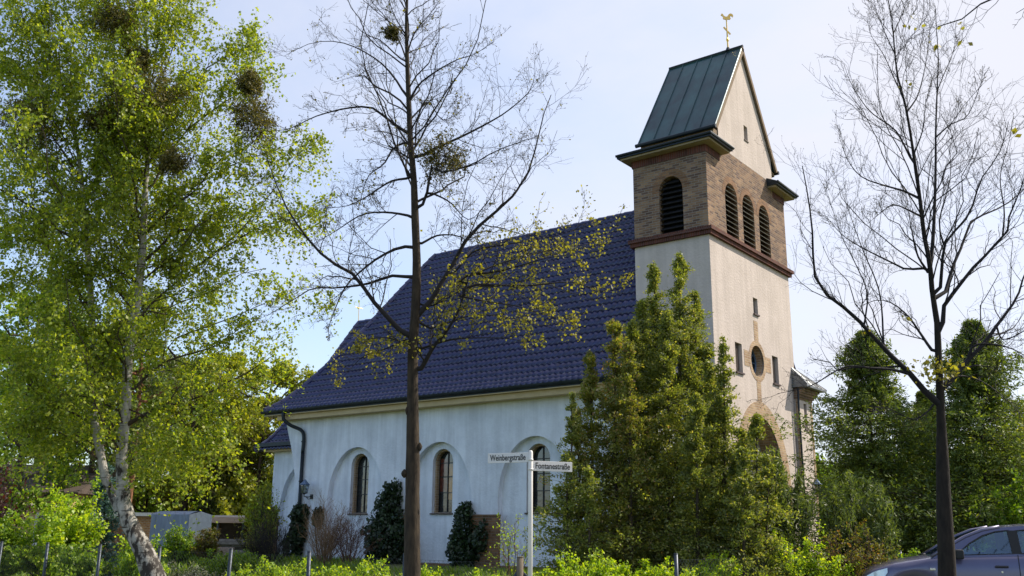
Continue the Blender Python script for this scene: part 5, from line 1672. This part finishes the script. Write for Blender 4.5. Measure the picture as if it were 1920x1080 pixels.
prof = []
for s in stations:
    hw = car_half_width(s); sh = shoulder(s); lo = low(s); mid = max(lo + .01, lo + (sh - lo) * .45)
    top_in = hw * .72
    crown = sh + (.035 if s < 1.2 else .0) + .012
    half = [(hw * .965, lo), (hw * .995, lo + (mid - lo) * .5), (hw, mid), (hw * .995, mid + (sh - mid) * .45), (hw * .972, sh - .05), (hw * .945, sh - .012), (hw * .91, sh), (top_in, sh + (crown - sh) * .6), (0.0, crown)]
    prof.append([(-w_, z) for w_, z in half] + [(w_, z) for w_, z in half[-2::-1]])
np_ = len(prof[0]); V = []; Fc = []
for s, pr_ in zip(stations, prof):
    V += [cp(s, w_, z) for w_, z in pr_]
for i in range(len(stations) - 1):
    for k in range(np_ - 1):
        # leave the cabin open behind the windscreen
        if 1.18 < stations[i] < 3.7 and 7 <= k <= 8: continue
        Fc.append((i * np_ + k, i * np_ + k + 1, (i + 1) * np_ + k + 1, (i + 1) * np_ + k))
Fc.append(tuple(range(np_))[::-1]); Fc.append(tuple((len(stations) - 1) * np_ + k for k in range(np_)))
mb.add(V, Fc)
mb.build('body', paint, car, True)
# cabin: two pierced sides, roof, pillars
belt = lambda s: shoulder(s) - .005
roof_pts = [(1.10, .98), (1.36, 1.14), (1.66, 1.31), (1.92, 1.415), (2.2, 1.475), (2.6, 1.51), (3.0, 1.505), (3.35, 1.465), (3.66, 1.38), (3.86, 1.2), (3.95, 1.05)]
def side_w(z): return CWD / 2 * (.925 - .28 * max(0, (z - .98) / .55) ** 1.15 * .62)
outer = [(s, z) for s, z in roof_pts] + [(s, belt(s)) for s in np.linspace(3.94, 1.12, 12)]
fw = [(1.50, 1.035), (1.56, 1.09), (1.74, 1.225), (1.92, 1.325), (2.10, 1.395), (2.30, 1.425), (2.33, 1.07)]
rw = [(2.47, 1.075), (2.45, 1.425), (2.7, 1.435), (3.0, 1.425), (3.18, 1.40), (3.20, 1.10)]
qw = [(3.28, 1.115), (3.28, 1.385), (3.46, 1.33), (3.62, 1.2), (3.60, 1.13)]
for sgn, nm in ((-1, 'near'), (1, 'far')):
    to = lambda a, b, d, sgn=sgn: cp(a, sgn * (side_w(b) - d), b)
    m = MB(); m.panel(outer, [fw, rw, qw], to, .03); m.build('cabin_side', paint, car, False)
    for wnd in (fw, rw, qw):
        cen = np.mean(wnd, 0)
        fr = MB(); big = [tuple(cen + (np.array(p) - cen) * (1 + .035 / max(.12, np.linalg.norm(np.array(p) - cen)))) for p in wnd]
        fr.panel(big, [wnd], lambda a, b, d, sgn=sgn: cp(a, sgn * (side_w(b) + .004 - d), b), .02)
        fo = fr.build('side_window', rubber, car)
        gl = MB(); gl.panel(wnd, [], lambda a, b, d, sgn=sgn: cp(a, sgn * (side_w(b) - .015), b)); gl.build('glass', cglass, fo)
    m = MB()      # black B pillar trim
    m.quad(cp(2.345, sgn * (side_w(1.06) + .003), 1.06), cp(2.455, sgn * (side_w(1.06) + .003), 1.06), cp(2.445, sgn * (side_w(1.43) + .003), 1.43), cp(2.315, sgn * (side_w(1.43) + .003), 1.43))
    m.build('pillar_trim', rubber, car)
m = MB()
rs = [(s, z) for s, z in roof_pts if 1.9 < s < 3.7]
for (s0, z0), (s1, z1) in zip(rs[:-1], rs[1:]):
    for k in range(8):
        a0, a1 = -1 + 2 * k / 8, -1 + 2 * (k + 1) / 8
        q = lambda s, z, a: cp(s, a * side_w(z), z + .035 * (1 - a * a))
        m.quad(q(s0, z0, a0), q(s1, z1, a0), q(s1, z1, a1), q(s0, z0, a1))
m.build('roof', paint, car, True)
m = MB(); ws = [p for p in roof_pts if p[0] <= 1.93]
for (s0, z0), (s1, z1) in zip(ws[:-1], ws[1:]):
    for k in range(8):
        a0, a1 = -.94 + 1.88 * k / 8, -.94 + 1.88 * (k + 1) / 8
        q = lambda s, z, a: cp(s - .05 * (1 - a * a), a * side_w(z), z + .015 * (1 - a * a))
        m.quad(q(s0, z0, a0), q(s1, z1, a0), q(s1, z1, a1), q(s0, z0, a1))
m.build('windscreen', cglass, car, True)
m = MB(); re = [p for p in roof_pts if p[0] >= 3.6]
for (s0, z0), (s1, z1) in zip(re[:-1], re[1:]): m.quad(cp(s0, -side_w(z0), z0), cp(s1, -side_w(z1), z1), cp(s1, side_w(z1), z1), cp(s0, side_w(z0), z0))
m.build('rear_window', cglass, car)
for sgn in (-1, 1):     # silver-edged windscreen pillars
    m = MB(); m.tube([cp(s, sgn * (side_w(z) - .02), z + .012) for s, z in roof_pts if s <= 2.3], .032, 8); m.build('windscreen_pillar', paint, car, True)
# panel gaps, handles, indicator, mirrors, wipers, lamps
for s, z0, z1 in ((1.22, .36, .97), (2.40, .32, 1.05), (3.22, .62, 1.06)):
    m = MB()
    zz = np.linspace(z0, z1, 6); hwv = car_half_width(s)
    wv = lambda z: hwv * float(np.interp(z, [.22, .55, .85, .98, 1.02], [.972, 1.0, .997, .975, .955])) + .0035
    for a, b in zip(zz[:-1], zz[1:]): m.quad(cp(s - .006, -wv(a), a), cp(s + .006, -wv(a), a), cp(s + .006, -wv(b), b), cp(s - .006, -wv(b), b))
    m.build('panel_gap', rubber, car)
for s in (2.14, 3.0):
    m = MB(); m.obox(cp(s, -car_half_width(s) - .018, .86), AXL, AXW, (0, 0, 1), .20, .035, .035); m.build('door_handle', plain('dark_handle', (0.02, .018, .024), .35), car, bevel=.012)
m = MB(); m.tube([cp(2.14, -car_half_width(2) - .004, .775), cp(2.14, -car_half_width(2) + .01, .775)], .016, 10); m.build('door_lock', chrome, car)
m = MB(); m.obox(cp(1.10, -car_half_width(1.1) - .006, .80), AXL, AXW, (0, 0, 1), .085, .02, .04); m.build('side_repeater', chrome, car, bevel=.006)
for sgn in (-1, 1):
    m = MB(); c = cp(1.52, sgn * (CWD / 2 + .085), 1.045)
    m.obox(c, AXL, AXW, (0, 0, 1), .12, .20, .15); m.obox(cp(1.50, sgn * (CWD / 2 - .02), 1.00), AXL, AXW, (0, 0, 1), .06, .12, .05)
    m.build('wing_mirror', rubber, car, bevel=.03)
m = MB(); m.tube([cp(1.16, -.35, 1.0), cp(1.05, .1, 1.015), cp(1.12, .5, 1.02)], .012, 5); m.build('wiper', rubber, car)
for sgn in (-1, 1):
    m = MB()
    ss = np.linspace(.07, .40, 7)
    for a, b in zip(ss[:-1], ss[1:]):
        f0 = lambda s: (shoulder(s) - .035, max(.56, shoulder(s) - .035 - .17 * math.sin(math.pi * min(1, (s - .03) / .42)) - .01))
        (ta, ba), (tb, bb) = f0(a), f0(b); ha, hb = car_half_width(a) * 1.0 + .006, car_half_width(b) * 1.0 + .006
        m.quad(cp(a, sgn * ha, ba), cp(b, sgn * hb, bb), cp(b, sgn * hb * .985, tb), cp(a, sgn * ha * .985, ta))
    hl_ = m.build('headlight', plain('clear_headlight_lens', (0.55, 0.62, 0.68), 0.08, 0.2, coat=1.0), car, True)
for c in wx:
    for sgn in (-1, 1):
        m = MB(); yc_ = sgn * (CWD / 2 - .10); ringp = []
        prof_w = [(-.09, .19), (-.095, .27), (-.075, .305), (0, .31), (.075, .305), (.095, .27), (.09, .19)]
        n = 28
        V = [cp(c + r * math.cos(2 * math.pi * k / n), yc_ + w_, .31 + r * math.sin(2 * math.pi * k / n)) for w_, r in prof_w for k in range(n)]
        Fc = [(j * n + k, j * n + (k + 1) % n, (j + 1) * n + (k + 1) % n, (j + 1) * n + k) for j in range(len(prof_w) - 1) for k in range(n)]
        m.add(V, Fc); wheel = m.build('wheel', rubber, car, True)
        m = MB(); yo = yc_ + sgn * .07
        m.tube([cp(c, yo - sgn * .02, .31), cp(c, yo + sgn * .015, .31)], [.19, .06], 24)
        for k in range(6):
            a = 2 * math.pi * k / 6; m.tube([cp(c + .04 * math.cos(a), yo + sgn * .02, .31 + .04 * math.sin(a)), cp(c + .19 * math.cos(a), yo + sgn * .012, .31 + .19 * math.sin(a))], .022, 6)
        m.build('rim', chrome, wheel)
m = MB()                # arch liners and floor keep the underside dark
m.obox(cp(2.0, 0, .30), AXL, AXW, (0, 0, 1), 3.7, 1.5, .12)
m.obox(cp(1.1, 0, .62), AXL, AXW, (0, 0, 1), .5, 1.35, .62)
m.build('underbody', rubber, car)
m = MB()
for s in (2.05, 3.0):
    for y in (-.38, .38):
        m.obox(cp(s + .2, y, .82), (AXL * .97 + np.array([0, 0, .22])), AXW, np.array([0, 0, .97]) - AXL * .22, .14, .44, .62)
        m.obox(cp(s + .30, y, 1.19), AXL, AXW, (0, 0, 1), .09, .24, .17)
m.build('seats', plain('dark_seat_fabric', (0.03, 0.03, 0.035), .9), car, bevel=.03)
m = MB(); m.obox(cp(1.42, 0, .93), AXL, AXW, (0, 0, 1), .4, 1.3, .16); m.build('dashboard', rubber, car, bevel=.04)

# ------------------------------------------------------------------ low bright shrubs along the fence
hedge = [(445, 18.0, 1.0, .75, 'bright low shrub left of the fence post nearest the ivy downpipe'), (520, 17.2, 1.5, .98, 'bright yellow green shrub below the dark leafless shrub'),
         (600, 16.6, 1.5, 1.0, 'bright yellow green shrub below the tan leafless shrub'), (672, 16.1, 1.5, 1.04, 'bright yellow green shrub below the left nave window'),
         (735, 15.6, 1.3, .96, 'bright yellow green shrub just left of the left linden trunk'), (822, 15.2, 1.3, .94, 'bright yellow green shrub below the middle nave window'),
         (895, 14.8, 1.3, .92, 'bright yellow green shrub below the tapering ivy bush'), (1085, 15.6, 1.5, 1.22, 'bright yellow green shrub just right of the signpost'),
         (1140, 16.3, 1.3, 1.0, 'bright yellow green shrub in front of the browned thuja'), (1215, 16.6, 1.4, .86, 'bright yellow green shrub at the foot of the tall olive thuja'),
         (1262, 16.4, 1.1, .98, 'bright green shrub growing over the fence post in front of the thujas'), (1335, 17.0, 1.3, 1.0, 'bright green shrub right of the overgrown fence post')]
for k, (u, hd, wd, h, lab) in enumerate(hedge):
    shrub(lab, u, hd, wd, h, 100 + k, M['leaf_hedge'], n=34, per=62, size=.048, name='hedge_shrub', group='bright shrubs along the wire fence', leaf_t0=.15, up=.8, depth=1.0)
g_ = np.random.default_rng(77)
shrub('small shrub with yellow blossom behind the fence', 492, 17.0, .55, .72, 140, M['petal_yellow'], n=12, per=8, size=.04)

# ------------------------------------------------------------------ left garden
shrub('large yellow green shrub at the left edge in front of the house', 112, 24.0, 2.7, 2.4, 150, M['leaf_hedge'], n=40, per=85, size=.085, up=.75)
shrub('green shrub cut by the left edge of the photo', -10, 23.0, 1.8, 1.9, 151, M['leaf_mid'], n=26, per=80, size=.085)
shrub('green bush right of the birch foot', 262, 22.0, 1.3, 1.25, 152, M['leaf_hedge'], n=24, per=70, size=.07)
shrub('olive bush in front of the tarpaulin trailer', 335, 30.0, 1.5, 1.15, 153, M['leaf_mid'], n=26, per=40, size=.07)
shrub('low bush with pale blossom below the trailer', 352, 24.0, 2.2, .62, 154, M['petal'], n=26, per=16, size=.045)
shrub('rusty bush right of the trailer tailgate', 388, 30.0, 1.1, 1.1, 155, M['leaf_rust'], n=22, per=40, size=.06, twig='twig_red')
shrub('yellow green bush between carport and choir', 486, 34.0, 1.3, 2.2, 156, M['leaf_maple'], n=30, per=60, size=.09)
shrub('bare brown bush left of the choir wall', 488, 31.0, 1.5, 1.6, 157, M['leaf_rust'], n=40, per=5, size=.05, twig='twig')
shrub('low green bush below the carport post', 432, 26.0, 1.8, .75, 158, M['leaf_mid'], n=24, per=50, size=.06)
shrub('dark green bush left of the birch foot', 152, 21.5, 1.6, 1.15, 159, M['leaf_mid'], n=24, per=70, size=.07)
spruce('young blue spruce between the left shrub and the birch trunk', 200, 26.0, 868, 21, M['leaf_blue'], spread=1.0, rows=14, per=9, size=.10, dens=26)
shrub('dark red leaved bush at the left edge below the birch crown', 0, 31.0, 1.0, 3.3, 160, M['leaf_red'], n=14, per=30, size=.10)


def broad_tree(label, u, hd, top_v, width, seed, mat, n_leaf=15000, size=.17, bark='bark', low=.22, gaps=1.0, pine=False):
    g = np.random.default_rng(seed); b = ground_at(u, hd); top = at(u, top_v, hd); H = top[2] - b[2]
    t = thing('pine_tree' if pine else 'garden_tree', label, 'tree', b)
    w = Wood(); ax = resample([b, b + np.array([g.normal(0, .2), 0, H * .4]), b + np.array([g.normal(0, .3), 0, H * .93])], 16)
    Rr = np.linspace(.035 * H / 2.2, .02, 16); w.add(ax[None], Rr[None], 9)
    nl = 30; tt = np.linspace(low, .97, nl); x = tt * 15; i = np.clip(x.astype(int), 0, 14)
    base = ax[i] + (ax[i + 1] - ax[i]) * (x - i)[:, None]
    az = np.arange(nl) * 2.4 + g.normal(0, .3, nl)
    sh = np.sin(np.pi * np.clip((tt - low) / (1 - low) * .86 + .14, 0, 1)) ** .7
    if pine: sh = sh * .8 + .2
    L = width / 2 * sh * g.uniform(.75, 1.15, nl)
    Dr = np.stack([np.cos(az), np.sin(az), np.full(nl, .12 if pine else .5)], 1); s = np.linspace(0, 1, 8)
    Q = base[:, None] + Dr[:, None] * s[None, :, None] * L[:, None, None] + np.cumsum(g.normal(0, .05, (nl, 8, 3)), 1) * L[:, None, None]
    w.add(Q, (np.full(nl, .05) * H / 9)[:, None] * (1.05 - .8 * s)[None], 5)
    S, R = spawn(Q, (np.full((nl, 8), .03)), 9, g, .25, 1, lenf=.42, ang=(30, 65), up=.15, K=6, min_r=.010); w.add(S, R, 4)
    S2, R2 = spawn(S, R, 5, g, .25, 1, lenf=.5, ang=(30, 65), up=.05, K=4, min_r=.007); w.add(S2, R2, 3)
    w.build('trunk', M[bark], t)
    if pine:
        tips = np.concatenate([S[:, -1], S[:, 3], Q[:, -1]]); k = n_leaf // len(tips)
        C = np.repeat(tips, k, 0) + g.normal(0, .22, (len(tips) * k, 3)) * np.array([1, 1, .6])
        leaf_obj('crown', C, g, size, mat, t, aspect=.22)
    else:
        k = max(1, n_leaf // len(S2)); C = along(S2, k, g, .1)[0]; C += g.normal(0, .12, C.shape)
        leaf_obj('crown', C, g, size, mat, t, aspect=.7)
    return t


bt = [('tall green tree far left behind the birch', 20, 44, 520, 7.5, 'leaf_mid', False), ('fresh green tree behind the left birch stem', 150, 50, 590, 7.5, 'leaf_mid', False),
      ('tall pine with reddish trunk between the birch stems', 228, 46, 500, 4.6, 'leaf_pine', True), ('pine with dark clumped crown at the left edge', 60, 56, 470, 5.0, 'leaf_pine', True),
      ('yellow green maple above the trailer', 340, 53, 655, 6.5, 'leaf_maple', False), ('bright yellow maple left of the choir roof', 478, 52, 668, 6.4, 'leaf_maple', False),
      ('dark pine low behind the carport', 425, 53, 790, 4.5, 'leaf_pine', True), ('low yellow green tree beside the choir wall', 455, 52, 778, 4.0, 'leaf_maple', False),
      ('green tree behind the brick garage', 268, 55, 700, 6.0, 'leaf_mid', False), ('young yellow green tree behind the maple', 405, 58, 640, 6.5, 'leaf_maple', False),
      ('far green tree at the right edge beyond the spruces', 1930, 52, 800, 8.0, 'leaf_maple', False), ('far green tree behind the gap between annex and spruce', 1560, 60, 880, 7.0, 'leaf_mid', False),
      ('far dark pine behind the trailer', 330, 62, 690, 5.5, 'leaf_pine', True), ('green tree beyond the left house', -60, 58, 600, 8, 'leaf_mid', False)]
for k, (lab, u, hd, tv, wd, mt, pine) in enumerate(bt):
    broad_tree(lab, u, hd, tv, wd, 200 + k, M[mt], n_leaf=15000 if not pine else 14000, size=.19 if not pine else .26, bark='pine_bark' if pine else 'bark', pine=pine, low=.12 if not pine else .3)
# a belt of woodland closes the view behind the gardens
g = np.random.default_rng(300)
C = []
for k in range(70):
    u = g.uniform(-250, 640) if k < 48 else g.uniform(1500, 2150); hd = g.uniform(64, 84)
    b = ground_at(u, hd); r = g.uniform(1.6, 2.8); h = g.uniform(1.2, 5.2)
    d = g.normal(size=(900, 3)); d /= np.linalg.norm(d, axis=1, keepdims=True)
    C.append(b + np.array([0, 0, h]) + d * g.uniform(.5, 1, (900, 1)) * r * np.array([1, 1, .9]))
v_, f_ = leaves(np.vstack(C), g, .42, aspect=.7)
tag(np_mesh('distant_woodland', v_, f_, M['leaf_mid']), kind='stuff')

# ------------------------------------------------------------------ trailer, carport, garage, house
tr = ground_at(338, 37.0); trailer = thing('box_trailer', 'grey tarpaulin covered trailer with white tailgate on the lawn', 'trailer', tr)
ax_ = RH * .93 - FH * .36; ay_ = RH * .36 + FH * .93
def tp_(s, w, z): return tuple(tr + ax_ * s + ay_ * w + np.array([0, 0, z]))
TL, TWd = 1.75, 1.3
M['tarp'] = noise_mat('blue_grey_tarpaulin', (0.13, 0.16, 0.22), (0.21, 0.25, 0.32), 1.5, 0.5, 0.03, 5, stretch=(3, 3, .6))
m = MB(); nseg = 10
def roofz(w): return 1.86 + .13 * (1 - (2 * w / TWd) ** 2)
for i in range(nseg):
    s0, s1 = -TL / 2 + TL * i / nseg, -TL / 2 + TL * (i + 1) / nseg
    o0, o1 = .02 * math.sin(i * 2.1), .02 * math.sin((i + 1) * 2.1)
    m.quad(tp_(s0, -TWd / 2 + o0, .62), tp_(s1, -TWd / 2 + o1, .62), tp_(s1, -TWd / 2, 1.86), tp_(s0, -TWd / 2, 1.86))
    m.quad(tp_(s0, TWd / 2 + o0, .62), tp_(s1, TWd / 2 + o1, .62), tp_(s1, TWd / 2, 1.86), tp_(s0, TWd / 2, 1.86))
    for j in range(6):
        w0, w1 = -TWd / 2 + TWd * j / 6, -TWd / 2 + TWd * (j + 1) / 6
        m.quad(tp_(s0, w0, roofz(w0)), tp_(s1, w0, roofz(w0)), tp_(s1, w1, roofz(w1)), tp_(s0, w1, roofz(w1)))
m.quad(tp_(-TL / 2, -TWd / 2, .62), tp_(-TL / 2, TWd / 2, .62), tp_(-TL / 2, TWd / 2, 1.9), tp_(-TL / 2, -TWd / 2, 1.9))
m.build('tarpaulin', M['tarp'], trailer)
m = MB(); m.add([tp_(TL / 2 + .01, -TWd / 2, .45), tp_(TL / 2 + .01, TWd / 2, .45), tp_(TL / 2 + .01, TWd / 2, 1.86), tp_(TL / 2 + .01, 0, 1.98), tp_(TL / 2 + .01, -TWd / 2, 1.86)], [(0, 1, 2, 3, 4)])
m.build('tailgate', plain('white_tarpaulin', (0.62, 0.66, 0.68), .5), trailer)
m = MB(); m.obox(tp_(0, 0, .52), ax_, ay_, (0, 0, 1), TL + .05, TWd + .05, .22); m.obox(tp_(-1.5, 0, .42), ax_, ay_, (0, 0, 1), 1.3, .08, .07); m.build('chassis', plain('dark_chassis', (.03, .03, .035), .6), trailer)
for s in (-1, 1):
    m = MB(); m.tube([tp_(.1, s * (TWd / 2 + .02), .28), tp_(.1, s * (TWd / 2 + .16), .28)], .28, 20); wl = m.build('wheel', rubber, trailer, False)
    m = MB(); m.tube([tp_(.1, s * (TWd / 2 + .162), .28), tp_(.1, s * (TWd / 2 + .17), .28)], .16, 16); m.build('rim', M['galv'], wl)
for w in (-.5, .5):
    m = MB(); m.obox(tp_(TL / 2 + .03, w, .5), ax_, ay_, (0, 0, 1), .04, .22, .1); m.build('tail_light', plain('red_lens', (.45, .06, .02), .3), trailer)

cpo = ground_at(440, 44.0); carport = thing('carport', 'low flat roofed timber carport on thin posts behind the trailer', 'carport', cpo)
def cq(s, w, z): return cpo + RH * s + FH * w + np.array([0, 0, z])
m = MB(); m.obox(cq(.6, 1.5, 2.06), RH, FH, (0, 0, 1), 5.2, 4.4, .08); m.build('roof', noise_mat('pale_roof_sheet', (.45, .40, .36), (.55, .5, .46), 3, .7), carport)
for w in (-.72, 3.6):
    m = MB(); m.obox(cq(.6, w, 1.9), RH, FH, (0, 0, 1), 5.25, .06, .24); m.build('fascia', noise_mat('pinkish_timber_fascia', (.34, .22, .17), (.46, .33, .26), 3, .8, stretch=(1, 1, 8)), carport)
for s in (-1.8, -.6, 1.2, 3.0):
    for w in (-.6, 3.5):
        m = MB(); m.tube([cq(s, w, 0), cq(s, w, 2.0)], .05, 8); m.build('post', M['galv'], carport)
m = MB(); m.obox(cq(.6, 3.65, 1.0), RH, FH, (0, 0, 1), 5, .06, 1.9); m.build('rear_wall', plain('dark_timber_boards', (.04, .03, .022), .9, var=.3), carport)
wp = ground_at(425, 36.5); pile = thing('timber_pile', 'low pile of grey timber and planks under the carport edge', 'timber', wp)
for k in range(7):
    m = MB(); a = .25 * math.sin(k * 3.1)
    m.obox(wp + RH * (.55 + .15 * math.sin(k)) + FH * .25 * math.cos(k * 2) + np.array([0, 0, .12 + .095 * k]), RH * math.cos(a) + FH * math.sin(a), FH * math.cos(a) - RH * math.sin(a), (0, 0, 1), 2.2 - .1 * k, .3, .09); m.build('plank', noise_mat('grey_weathered_plank', (.14, .12, .10), (.28, .25, .22), 6, .9), pile)
bx = ground_at(425, 31.0); crate = thing('planter', 'square pale concrete planter on the lawn right of the fence post', 'planter', bx)
m = MB(); m.obox(bx + np.array([0, 0, .24]), RH, FH, (0, 0, 1), .46, .46, .48); m.build('planter_body', noise_mat('pale_exposed_aggregate', (.28, .22, .19), (.45, .38, .33), 20, .95, .01, 50), crate, bevel=.015)
m = MB(); m.obox(bx + np.array([0, 0, .475]), RH, FH, (0, 0, 1), .38, .38, .03); m.build('soil_fill', plain('potting_soil', (.03, .02, .015), 1), crate)

go = ground_at(262, 46.0); gar = thing('brick_garage', 'small orange brick garage with white roof edge left of the trailer', 'garage', go)
def gq(s, w, z): return go + RH * s + FH * w + np.array([0, 0, z])
m = MB()
tg = lambda a, b, d: tuple(gq(a, d, b))
m.panel([(-2.2, 0), (-2.2, 2.05), (1.6, 2.05), (1.6, 0)], [[(.62, .75), (.62, 1.35), (1.2, 1.35), (1.2, .75)]], tg, .12)
for a, b in (((-2.2, 0), (-2.2, 5)), ((1.6, 0), (1.6, 5)), ((-2.2, 5), (1.6, 5))):
    m.quad(gq(a[0], a[1], 0), gq(b[0], b[1], 0), gq(b[0], b[1], 2.05), gq(a[0], a[1], 2.05))
m.build('wall', M['brick_orange'], gar)
m = MB(); m.obox(gq(-.3, 2.5, 2.14), RH, FH, (0, 0, 1), 4.1, 5.4, .16); m.build('roof', plain('white_roof_edge', (.62, .58, .56), .7), gar)
m = MB(); m.quad(gq(.62, .1, .75), gq(1.2, .1, .75), gq(1.2, .1, 1.35), gq(.62, .1, 1.35)); wn = m.build('window', M['glass_dark'], gar)
m = MB(); m.obox(gq(.91, .06, 1.05), RH, FH, (0, 0, 1), .03, .03, .6); m.obox(gq(.91, .062, 1.05), RH, FH, (0, 0, 1), .58, .03, .03); m.build('glazing_bars', M['iron'], wn)
m = MB(); m.tube([gq(-.25, -.06, 2.05), gq(-.25, -.06, 0)], .04, 8); m.build('downpipe', M['galv'], gar)

ho = ground_at(30, 47.0); house = thing('house', 'cream and orange house with white windows half hidden behind the left shrubs', 'house', ho)
def hq(s, w, z): return ho + RH * s + FH * w + np.array([0, 0, z])
m = MB(); th = lambda a, b, d: tuple(hq(a, d, b))
wins = [[(x, z), (x, z + 1.25), (x + 1.0, z + 1.25), (x + 1.0, z)] for z in (.8,) for x in (-3.4, -1.2, .95)]
m.panel([(-4.5, 0), (-4.5, 3.1), (2.5, 3.1), (2.5, 0)], wins, th, .12)
for a, b in (((-4.5, 0), (-4.5, 8)), ((2.5, 0), (2.5, 8)), ((-4.5, 8), (2.5, 8))):
    m.quad(hq(a[0], a[1], 0), hq(b[0], b[1], 0), hq(b[0], b[1], 3.1), hq(a[0], a[1], 3.1))
m.build('wall', plaster_mat('cream_orange_house_plaster', (.66, .46, .24), (.58, .39, .2), .2), house)
m = MB(); m.add([hq(-4.9, -.5, 3.1), hq(2.9, -.5, 3.1), hq(2.9, 8.5, 3.1), hq(-4.9, 8.5, 3.1), hq(-4.9, 4, 4.7), hq(2.9, 4, 4.7)], [(0, 1, 5, 4), (2, 3, 4, 5), (1, 2, 5), (3, 0, 4), (3, 2, 1, 0)]); m.build('roof', plain('grey_brown_roof', (.08, .06, .05), .8), house)
for wn_ in wins:
    c = np.mean(wn_, 0); m = MB(); big = [tuple(c + (np.array(p) - c) * 1.24) for p in wn_]; m.panel(big, [wn_], lambda a, b, d: tuple(hq(a, -.02 + d, b)), .1); f_o = m.build('window', plain('white_window_surround', (.78, .76, .74), .6), house)
    m = MB(); m.quad(hq(wn_[0][0], .09, wn_[0][1]), hq(wn_[2][0], .09, wn_[0][1]), hq(wn_[2][0], .09, wn_[2][1]), hq(wn_[0][0], .09, wn_[2][1])); m.build('pane', M['glass_dark'], f_o)
    m = MB(); m.obox(hq(c[0], .05, c[1]), RH, FH, (0, 0, 1), .06, .05, 1.2); m.build('glazing_bar', M['sign_white'], f_o)

# ------------------------------------------------------------------ grass and ground cover
g = np.random.default_rng(400)
def turf(name, us, hds, n, size, mat, h=.16):
    u = g.uniform(us[0], us[1], n); hd = g.uniform(hds[0] ** .5, hds[1] ** .5, n) ** 2
    C = np.array([ground_at(a, b) for a, b in zip(u, hd)]); C[:, 2] += g.uniform(0, h, n)
    v, f = leaves(C, g, size, aspect=.22, axis=np.tile([0, 0, 1.0], (n, 1)) + g.normal(0, .4, (n, 3)), axis_mix=.75)
    return tag(np_mesh(name, v, f, mat), kind='stuff')
turf('grass', (-300, 700), (15.0, 42), 26000, .20, M['grass'])
turf('ground_cover', (560, 1700), (16.0, 27), 14000, .14, M['grass'], .12)
